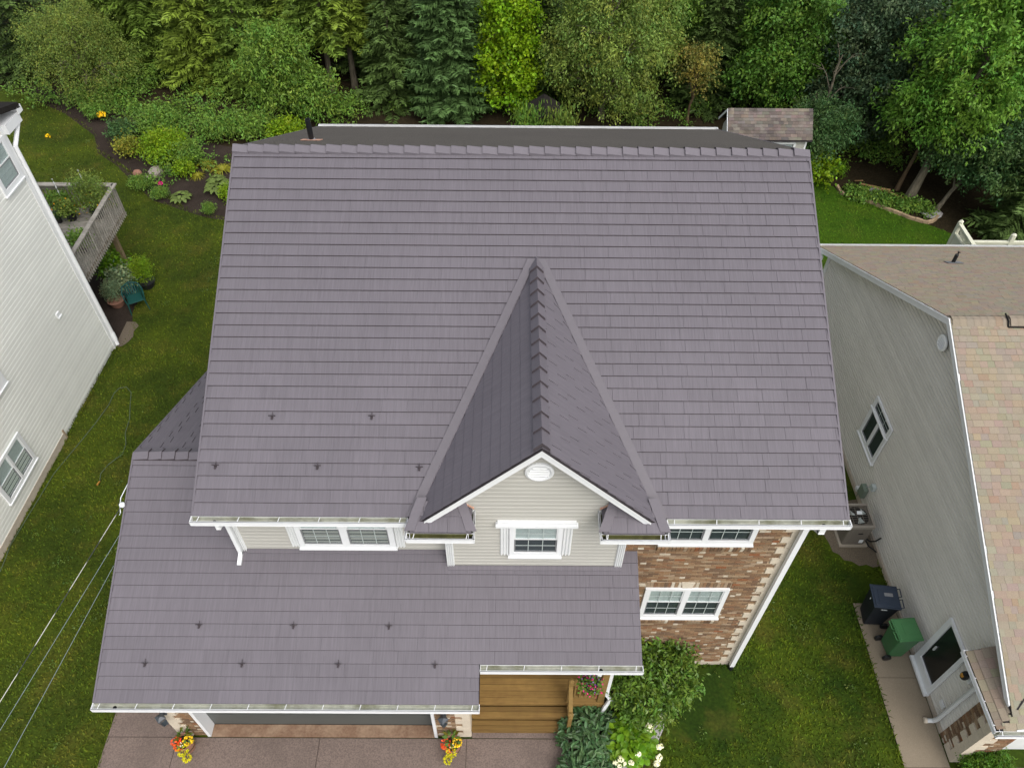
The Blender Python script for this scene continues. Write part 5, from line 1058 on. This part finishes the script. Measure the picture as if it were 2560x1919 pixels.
# ---------------------------------------------------------------- front garden
shrub('rhodo','rhododendron','large rounded glossy-leaved shrub in front of the brick wall right of the porch',3.05,6.62,'f_rhodo',.92,1.02,.80,1350,12,.115,.042,91,spread=.15,flat=.9,rmin=.62,jit=.05,nb=10)
def leafmound(key,rx,ry,h,n,Ln,W,seed,fold=.2):
    rg=np.random.default_rng(seed); r=np.sqrt(rg.random(n)); a=rg.uniform(0,6.28,n); x,y=r*np.cos(a)*rx,r*np.sin(a)*ry; z=h*np.sqrt(np.clip(1-r**2*.85,0,1))*rg.uniform(.62,1.05,n); P=np.stack([x,y,z],1)
    o=np.stack([np.cos(a),np.sin(a),0*a],1); D=nz(o*r[:,None]*.6+rg.normal(size=(n,3))*np.array((.6,.6,.15))); Nn=nz(UP*1.0+rg.normal(size=(n,3))*.3+o*.35*r[:,None]); sz=rg.uniform(.7,1.2,n); S_=nz(np.cross(D,Nn)); Q=[]; Ls=(Ln*sz)[:,None]; Ws=(W*sz)[:,None]
    p0=P; p1=P+D*Ls*.35+Nn*Ls*.05; p2=P+D*Ls*.7+Nn*Ls*.03; p3=P+D*Ls-Nn*Ls*.08; lift=Nn*Ws*fold
    for sg in (1,-1):
        Q.append(np.stack([p0,p1,p1+S_*Ws*.5*sg+lift,p0+S_*Ws*.12*sg],1)[:,::sg]); Q.append(np.stack([p1,p2,p2+S_*Ws*.42*sg+lift,p1+S_*Ws*.5*sg+lift],1)[:,::sg]); Q.append(np.stack([p2,p3,p3,p2+S_*Ws*.42*sg+lift],1)[:,::sg])
    t=np.clip(1+.22*rg.normal(size=(n,1)),.5,1.6)*np.array([[1,1,1]]); t[:,0]*=rg.uniform(.85,1.2,n); return np.concatenate(Q),np.concatenate([t]*6)
def mound(name,label,x,y,key,args,fm,rz=0):
    t=plantq(name,label,'plant',x,y,key,lambda:leafmound(key,*args),fm,rz=rz); m=M(); rgm=random.Random(key)
    for i in range(14): a=rgm.uniform(0,6.28); q=rgm.uniform(.3,.85); m.tube([(math.cos(a)*.06,math.sin(a)*.06,-.02),(math.cos(a)*q*args[0],math.sin(a)*q*args[1],args[2]*.6)],.008,4,False)
    ob('stem',m,'bark_brown',t,True); return t
mound('peony','dark green leafy peony clump between porch steps and hydrangea',1.75,5.58,'peo',(.60,.62,.62,640,.17,.062,92),'f_peony'); mound('peony','second dark peony clump at the bottom edge beside the driveway',1.55,4.75,'peo2',(.50,.36,.5,360,.16,.05,93),'f_peony')
mound('hydrangea','bright green hydrangea with large leaves and white blooms beside the stone kerb',2.60,5.42,'hyd',(.48,.54,.62,380,.17,.13,94,.12),'f_hydr')
mound('green_plant','small leafy plant spilling between peony and kerb at the bottom',2.25,4.85,'hyd2',(.3,.25,.35,90,.15,.08,95),'f_peony')
for i,(x,y,z,r,l) in enumerate(((2.99,5.54,.66,.075,'large cream hydrangea bloom in the middle of the bright green leaves'),(3.20,5.22,.48,.06,'white bloom hanging over the kerb'),(3.17,5.02,.42,.06,'white bloom over the lawn beside the kerb, upper one of two'),(3.10,4.90,.42,.055,'white bloom over the lawn beside the kerb, lower one of two'),(2.36,4.98,.45,.06,'white bloom in the bottom group, largest one'),(2.25,4.92,.42,.045,'white bloom in the bottom group, left end'),(2.58,4.92,.42,.05,'white bloom in the bottom group, right end'),(2.33,4.86,.40,.04,'white bloom in the bottom group, lowest one'),(2.44,4.90,.42,.035,'small white bloom in the bottom group, middle'),(2.72,5.08,.5,.06,'pale bloom at the front of the bright hydrangea leaves'),(3.10,5.92,.85,.085,'white bloom under the rounded glossy shrub'),(3.22,5.72,.72,.05,'thin white bloom beside the kerb under the rounded shrub'),(2.42,5.12,.5,.03,'tiny white bud at the left of the bottom group'))): blossom('white_bloom',l,x,y,z,r,(.86,.88,.84),100+i,60,'white blooms in the front garden')
KP=[(3.50,6.10),(3.46,5.93),(3.38,5.68),(3.25,5.45),(3.08,5.23),(2.90,5.05),(2.72,4.90),(2.50,4.74),(2.25,4.58)]
kw=th('garden_kerb','curved grey stone kerb wall between the hydrangea and the front lawn','garden wall',(3,5.2,0))
for (a,b),(c,d) in zip(KP,KP[1:]):
    v_=np.array((c-a,d-b,0)); nn=np.array((v_[1],-v_[0],0)); nn/=np.linalg.norm(nn); ob('kerb_stone',M().obox((a,b,-.05),v_*.985,nn*.19,UP*.34),'kerb_stone',kw,bevel=.012)
def boxbush(): return crown([(0,0,.38,.40,.40,.36)],900,12,.05,.026,120,spread=.05,rmin=.8,jit=.03)
tree('boxwood','clipped round dark green bush at the bottom right corner beside the brick pier',9.92,4.86,'box',boxbush,'f_box',M().tube([(0,0,-.03),(0,0,.4)],[.04,.02],6),'bark_brown',cat='shrub')
def flowerpot(label,x,y,seed,flip):
    p=th('flower_pot',label,'flower pot',(x,y,0)); ob('pot',M().lathe([(.0,.0),(.13,.0),(.165,.2),(.17,.36),(.185,.37),(.185,.41),(.16,.41),(.15,.34)],(0,0,0),18),'terracotta',p,True,smooth=False); ob('potting_soil',M().lathe([(.152,.35),(.0,.36)],(0,0,0),12),'soil',p,True)
    ob('hoop',M().lathe([(.166,.18),(.172,.18),(.175,.22),(.168,.22)],(0,0,0),18),'bark_brown',p,True)
    rgp=np.random.default_rng(seed)
    def clump(nm,c,r,n,Ln,W,col,fm='petal',h=.1):
        o_=nz(rgp.normal(size=(n,3))); P=np.array(c)+o_*np.array((r,r,h)); D=nz(o_*np.array((1,1,.3))+rgp.normal(size=(n,3))*.5); Nn=nz(UP+rgp.normal(size=(n,3))*.5); q=leafq(P,D,Nn,Ln*rgp.uniform(.7,1.2,n),W*rgp.uniform(.7,1.2,n)); t=np.array(col)[None]*rgp.uniform(.65,1.2,(n,1))
        o=bpy.data.objects.new(nm,qmesh(nm,q,t,fm)); COL.objects.link(o); o.parent=p
    sx=-1 if flip else 1
    clump('leaves',(0,.06,.47),.11,26,.14,.075,(.8,.8,.9),'f_mid'); clump('bronze_leaves',(0,.1,.5),.09,9,.17,.07,(.12,.11,.02))
    clump('red_flowers',(-.13,-.03,.44),.085,60,.045,.042,(.72,.09,.03),h=.08); clump('orange_flowers',(-.06,-.1,.42),.075,40,.045,.04,(.62,.16,.02),h=.06); clump('yellow_flowers',(.11,-.0,.46),.075,60,.045,.042,(.85,.6,.03),h=.08)
    clump('trailing_vine',(.02*sx,-.17,.36),.085,110,.05,.03,(.50,.50,.02),h=.08); clump('trailing_vine',(.09*sx,-.27,.22),.06,80,.05,.03,(.5,.48,.02),h=.12); clump('white_flowers',(.0,-.08,.47),.03,8,.03,.03,(.8,.8,.75),h=.02)
flowerpot('wooden tub of red and yellow flowers by the left garage pier, vine trailing right',-6.75,5.30,1,False); flowerpot('wooden tub of red and yellow flowers by the right garage pier, vine trailing left',-1.13,5.29,2,True)
hb=th('hanging_basket','hanging basket of pink and purple flowers at the porch corner under the gutter','hanging basket',(1.60,5.72,2.6)); ob('basket',M().lathe([(.0,-.12),(.1,-.1),(.16,.02),(.165,.05),(.14,.05)],(0,0,0),14),'pot_black',hb,True)
ob('wires',M().tube([(.15,0,.05),(0,0,.5)],.004,4).tube([(-.08,.13,.05),(0,0,.5)],.004,4).tube([(-.08,-.13,.05),(0,0,.5)],.004,4).tube([(0,0,.5),(0,0,1.55)],.004,4),'black',hb,True)
rgb=np.random.default_rng(9)
def bas(nm,n,r,col,fm,Ln,z0,z1):
    a=rgb.uniform(0,6.28,n); q=rgb.uniform(0,1,n)**.6; P=np.stack([np.cos(a)*r*q,np.sin(a)*r*q*.8,rgb.uniform(z0,z1,n)-q*.1],1); D=nz(rgb.normal(size=(n,3))-UP*.3); N_=nz(UP+rgb.normal(size=(n,3))*.5); o=bpy.data.objects.new(nm,qmesh(nm,leafq(P,D,N_,Ln*rgb.uniform(.7,1.2,n),Ln*.7*rgb.uniform(.7,1.2,n)),np.array(col)[None]*rgb.uniform(.7,1.2,(n,1)),fm)); COL.objects.link(o); o.parent=hb
bas('leaves',420,.25,(.9,.95,.8),'f_mid',.06,-.12,.2); bas('pink_flowers',110,.27,(.62,.03,.26),'petal',.05,-.15,.24); bas('purple_flowers',90,.23,(.20,.10,.42),'petal',.04,-.1,.24)
# ---------------------------------------------------------------- bins, air conditioner, chair, pots
def bin_(label,x,y,rz,mb,ml,w,d,flip=1):
    """back (hinge, handle, wheels) towards local -x"""
    b=th('wheelie_bin',label,'wheeled bin',(x,y,0),rz); T=.5*w; D=.5*d
    bo=ob('bin_body',M().add([(-D*.62,-T*.78,.06),(D*.72,-T*.78,.0),(D*.72,T*.78,.0),(-D*.62,T*.78,.06),(-D*.92,-T*.95,1.0),(D*.96,-T*.95,1.0),(D*.96,T*.95,1.0),(-D*.92,T*.95,1.0)],[(0,3,2,1),(4,5,6,7),(0,1,5,4),(1,2,6,5),(2,3,7,6),(3,0,4,7)]),mb,b,True,bevel=.03)
    ob('rim',M().box(-D*.96,D*1.0,-T,T,.96,1.0),mb,b,True,bevel=.008)
    ld=ob('lid',M().box(-D*.98,D*1.06,-T*1.04,T*1.04,1.002,1.04).prism([(-D*.9,-T*.92,1.04),(D*.92,-T*.92,1.04),(D*.92,T*.92,1.04),(-D*.9,T*.92,1.04)],(0,0,.022)),ml,b,True,bevel=.014)
    ob('lid_panel',M().box(-D*.35,D*.62,-T*.5,T*.55,1.062,1.075),ml,b,True,bevel=.005)
    ob('handle',M().tube([(-D*.95,-T*.85,.99),(-D*1.18,-T*.85,1.03),(-D*1.18,-T*.12,1.03),(-D*.95,-T*.12,.99)],.014,6).tube([(-D*.95,T*.12,.99),(-D*1.18,T*.12,1.03),(-D*1.18,T*.85,1.03),(-D*.95,T*.85,.99)],.014,6),ml,b,True)
    for s_ in (-1,1):
        q=M(); n_=14; xc=-D*.78; yy=s_*T*.92
        for o_,yo in ((0,0),): q.add([(xc+.10*math.cos(6.283*k/n_),yy+e*.028,.10+.10*math.sin(6.283*k/n_)) for e in (-1,1) for k in range(n_)],[(k,(k+1)%n_,n_+(k+1)%n_,n_+k) for k in range(n_)]+[tuple(range(n_))[::-1],tuple(range(n_,2*n_))])
        ob('wheel',q,'black',b,True)
    return b
b1=bin_('dark blue-black wheeled bin on the concrete path beside the grey wall, farther one',8.72,8.34,R(174),'bin_dark','bin_blue',.56,.60)
ob('lid_badge',M().box(-.14,.05,-.075,.01,1.076,1.080),'lead',b1,True); ob('bin_label',M().box(-.02,.12,.263,.266,.88,.90),'paper',b1,True); ob('bin_sticker',M().obox((.275,-.05,.80),(.004,0,.0),(0,.03,0),(0,0,.12)),'paper',b1,True)
b2=bin_('green wheeled bin on the concrete path beside the side door, nearer one',8.93,7.55,R(4),'bin_green_body','bin_green',.52,.54)
ac=th('air_conditioner','beige outdoor air conditioner unit with fan grille on gravel beside the grey wall','air conditioner',(8.82,10.6,0)); ax0,ax1,ay0,ay1=8.52,9.13,10.25,10.96
a_=ob('cabinet',M().box(ax0+.015,ax1-.015,ay0+.015,ay1-.015,.05,.84),'ac_side',ac,bevel=.05); ob('top_rim',M().box(ax0,ax1,ay0,ay0+.07,.82,.92).box(ax0,ax1,ay1-.06,ay1,.82,.92).box(ax0,ax0+.05,ay0+.07,ay1-.06,.82,.92).box(ax1-.05,ax1,ay0+.07,ay1-.06,.82,.92),'ac_case',ac,bevel=.012)
ob('well',M().box(ax0+.05,ax1-.05,ay0+.07,ay1-.06,.84,.845),'ac_side',ac); cx,cy=8.80,10.62
ob('fan_shroud',M().lathe([(.265,.862),(.25,.875),(.245,.85),(.0,.85)],(cx,cy,0),24),'black_matte',ac)
q=M()
for k in range(3): a=k*2.094+.6; q.add([(cx+.05*math.cos(a),cy+.05*math.sin(a),.87),(cx+.235*math.cos(a-.35),cy+.235*math.sin(a-.35),.868),(cx+.235*math.cos(a+.4),cy+.235*math.sin(a+.4),.885),(cx+.06*math.cos(a+.6),cy+.06*math.sin(a+.6),.88)],[(0,1,2,3)])
ob('fan_blades',q,'utility_grey',ac); ob('fan_hub',M().lathe([(.075,.86),(.075,.90),(.0,.905)],(cx,cy,0),14),'black',ac)
q=M()
for i in range(9): y=ay0+.1+.065*i; q.tube([(ax0+.04,y,.915),(ax1-.04,y,.915)],.006,4)
for i in range(4): x=ax0+.1+.137*i; q.tube([(x,ay0+.06,.912),(x,ay1-.05,.912)],.006,4)
ob('grille',q,'ac_side',ac); ob('spec_label',M().obox((8.76,10.62,.93),(.13,.0,0),(.02,.10,0),(0,0,.004)),'paper',ac); ob('badge',M().box(8.80,8.92,ay0+.004,ay0+.014,.58,.61),'black',ac); ob('data_plate',M().box(8.93,9.03,ay0+.004,ay0+.014,.18,.30),'paper',ac)
ob('base_pad',M().box(ax0-.03,ax1+.08,ay0-.02,ay1+.03,-.01,.05),'concrete',ac); ob('refrigerant_line',M().tube([(9.12,10.35,.25),(9.24,10.28,.2),(9.3,10.2,.35),(9.38,10.2,.5)],.02,6).tube([(9.12,10.4,.2),(9.22,10.22,.08),(9.35,10.1,.06),(9.38,10.05,.06)],.018,6),'black',ac)
# chair
ch=th('plastic_chair','dark green plastic armchair on the grass beside the raised deck','chair',(-12.28,19.1,0),R(30))
def arc(r,a0,a1,n,z): return [(r*math.cos(a0+(a1-a0)*i/n),r*math.sin(a0+(a1-a0)*i/n)+.0,z) for i in range(n+1)]
ob('seat',M().prism([(-.24,-.26,.40),(.24,-.26,.40),(.22,.22,.38),(-.22,.22,.38)],(0,0,.03)),'chair_green',ch,True,bevel=.012)
bk=M(); A=arc(.29,0.15,math.pi-.15,10,0)
for i in range(10):
    if i%1==0: a,b=A[i],A[i+1]; bk.obox((a[0]*.9,a[1]*.75,.42),((b[0]-a[0])*.6,(b[1]-a[1])*.5,0),(0,.012,0),(a[0]*.08,.12 if 2<i<8 else .05,.36-abs(i-4.5)*.03))
ob('backrest',bk,'chair_green',ch,True)
ob('top_rail',M().tube([(-.30,-.22,.62),(-.31,.05,.66),(-.24,.26,.76),(0,.34,.82),(.24,.26,.76),(.31,.05,.66),(.30,-.22,.62)],.026,7),'chair_green',ch,True)
for s_ in (-1,1):
    ob('leg',M().tube([(s_*.30,-.22,.62),(s_*.26,-.25,.4),(s_*.29,-.30,.0)],[.022,.026,.018],6),'chair_green',ch,True); ob('leg',M().tube([(s_*.22,.20,.40),(s_*.26,.30,.0)],[.028,.018],6),'chair_green',ch,True)
def potted(label,x,y,z,r,h,fkey,fn,fm,s=1,rz=0,mat='pot_black',extra=None,group=None):
    p=th('potted_plant',label,'potted plant',(x,y,z),rz,group); ob('pot',M().lathe([(0,0),(r*.75,0),(r,h),(r*1.08,h),(r*1.08,h*1.08),(r*.9,h*1.08),(r*.88,h*.9),(0,h*.9)],(0,0,0),14),mat,p,True)
    if fkey not in CR: q_,t_=fn(); CR[fkey]=qmesh('foliage',q_,t_,fm)
    o=bpy.data.objects.new('foliage',CR[fkey]); COL.objects.link(o); o.parent=p; o.location=(0,0,h); o.scale=(s,)*3
    if CR[fkey].materials[0].name!=fm: o.material_slots[0].link='OBJECT'; o.material_slots[0].material=MATS[fm]
    if extra: 
        rge=np.random.default_rng(int(abs(x*y)*10)); n=extra[0]; P=np.stack([rge.normal(size=n)*extra[1],rge.normal(size=n)*extra[1],h+rge.uniform(*extra[2],n)],1); q_=leafq(P,nz(rge.normal(size=(n,3))),nz(UP+rge.normal(size=(n,3))*.4),np.full(n,.06),np.full(n,.055)); oo=bpy.data.objects.new('blooms',qmesh('blooms',q_,np.array(extra[3])[None]*rge.uniform(.8,1.1,(n,1)),'petal')); COL.objects.link(oo); oo.parent=p
    return p
tall=lambda:crown([(0,0,.35,.3,.3,.35),(.1,.05,.8,.42,.42,.4),(-.1,-.05,1.15,.28,.28,.35)],330,11,.09,.035,131,spread=.3,rmin=.3); bush=lambda:crown([(0,0,.18,.22,.22,.2)],120,9,.085,.05,132,spread=.12,rmin=.3)
DG='pots on and below the raised deck'
potted('tall airy green plant with orange blooms in a black pot in the deck corner',-13.25,20.75,2.4,.2,.28,'tallp',tall,'f_birch',.85,0,extra=(26,.28,(.1,.7),(.8,.36,.02)),group=DG); potted('bushy yellow-green plant in a black pot, middle of the deck row',-14.05,20.6,2.4,.17,.26,'bushp',bush,'f_birch',.95,0,extra=(12,.16,(.2,.4),(.8,.36,.02)),group=DG)
potted('green plant in a large black pot at the back of the deck row',-14.5,21.0,2.4,.19,.3,'bushp',bush,'f_mid',.95,2,group=DG); potted('small black pot standing alone at the front of the deck',-14.4,20.45,2.4,.10,.2,'bushp',bush,'f_dark',.45,1,group=DG); potted('black pot with trailing flowers leaning on the deck side railing',-13.1,19.0,2.4,.16,.24,'bushp',bush,'f_mid',1.0,1,extra=(6,.2,(.1,.3),(.6,.02,.16)),group=DG)
potted('yellow-green bush in a pot on the ground under the deck edge',-13.5,20.5,0,.2,.3,'bushp',bush,'f_hydr',1.5,1,mat='lead',group=DG); potted('airy yellow-green plant in a wide black pot beside the deck post',-12.3,20.15,0,.27,.22,'tallp',tall,'f_lime',.62,2,group=DG); potted('grey-green leafy vegetable plant in a low planter behind the armchair',-12.95,19.95,0,.25,.25,'bushp',bush,'f_sage',1.35,.6,mat='terracotta',group=DG); potted('straggly green plant in a terracotta planter left of the armchair',-13.0,19.2,0,.26,.22,'tallp',tall,'f_sage',.5,1.5,mat='terracotta',group=DG)
def spinner(label,x,y,z,h):
    q=M(); n_=26
    for i in range(n_):
        a,b=i*.75,(i+1)*.75; z0,z1=z+h*i/n_,z+h*(i+1)/n_; w_=.025; q.add([(x-w_*math.cos(a),y-w_*math.sin(a),z0),(x+w_*math.cos(a),y+w_*math.sin(a),z0),(x+w_*math.cos(b),y+w_*math.sin(b),z1),(x-w_*math.cos(b),y-w_*math.sin(b),z1)],[(0,1,2,3)])
    tag(ob('wind_spinner',q,'pipe_metal'),label,'wind spinner')
spinner('twisted silver garden spinner rising from the row of deck pots',-14.35,21.0,2.7,.95); spinner('twisted silver garden spinner above the tall deck plant',-13.35,20.9,2.7,1.35)
# hose
HP=[(-8.6,7.0)]
HS=[(-11.07, 12.1), (-11.14, 12.36), (-11.03, 12.68), (-10.77, 13.03), (-10.79, 13.38), (-10.94, 13.77), (-10.97, 14.06), (-10.99, 14.29), (-11.15, 14.82), (-11.28, 15.31), (-11.49, 15.53), (-11.69, 15.49), (-11.78, 15.27), (-11.78, 14.82), (-11.91, 14.17), (-12.06, 13.59), (-12.25, 12.93), (-12.41, 12.35), (-12.45, 11.94), (-12.64, 10.12), (-12.6, 9.81), (-12.58, 9.57), (-12.57, 9.38)]
tag(ob('garden_hose',M().tube([(x,y,.02) for x,y in HS],.011,6),'hose'),'thin grey-green garden hose looping over the left lawn','hose'); tag(ob('hose_nozzle',M().tube([(HS[0][0],HS[0][1],.03),(HS[0][0]-.02,HS[0][1]-.13,.04)],[.02,.028],8),'brass'),'small brass nozzle at the free end of the garden hose','nozzle')
# overhead service lines running from the garage gable towards the street
def cable(label,A,B,sag,r,mat,n=28):
    A,B=np.array(A,float),np.array(B,float); P=[A+(B-A)*i/n-UP*sag*4*(i/n)*(1-i/n) for i in range(n+1)]
    tag(ob('service_cable',M().tube(P,r,5),mat),label,'cable')
C0=(-7.10,7.85,5.36); CAB_=[(-10.626,-14.0,6.547),(-10.368,-14.0,6.699),(-9.128,-14.0,6.735)]
cable('thick twisted service cable with bright bands, uppermost of the three lines',C0,CAB_[0],.12,.0065,'cable_bright'); cable('thin grey service line, middle of the three lines',(-7.08,7.4,5.1),CAB_[1],.12,.004,'cable_grey'); cable('thin grey service line, lowest of the three lines',(-7.08,6.9,4.9),CAB_[2],.12,.004,'cable_grey')
ob('service_loop',M().tube([(-7.06,8.3,5.5),(-7.09,7.95,5.5),(-7.12,7.85,5.36),(-7.1,7.75,5.3),(-7.07,7.68,5.36)],.008,5),'paper',gr)
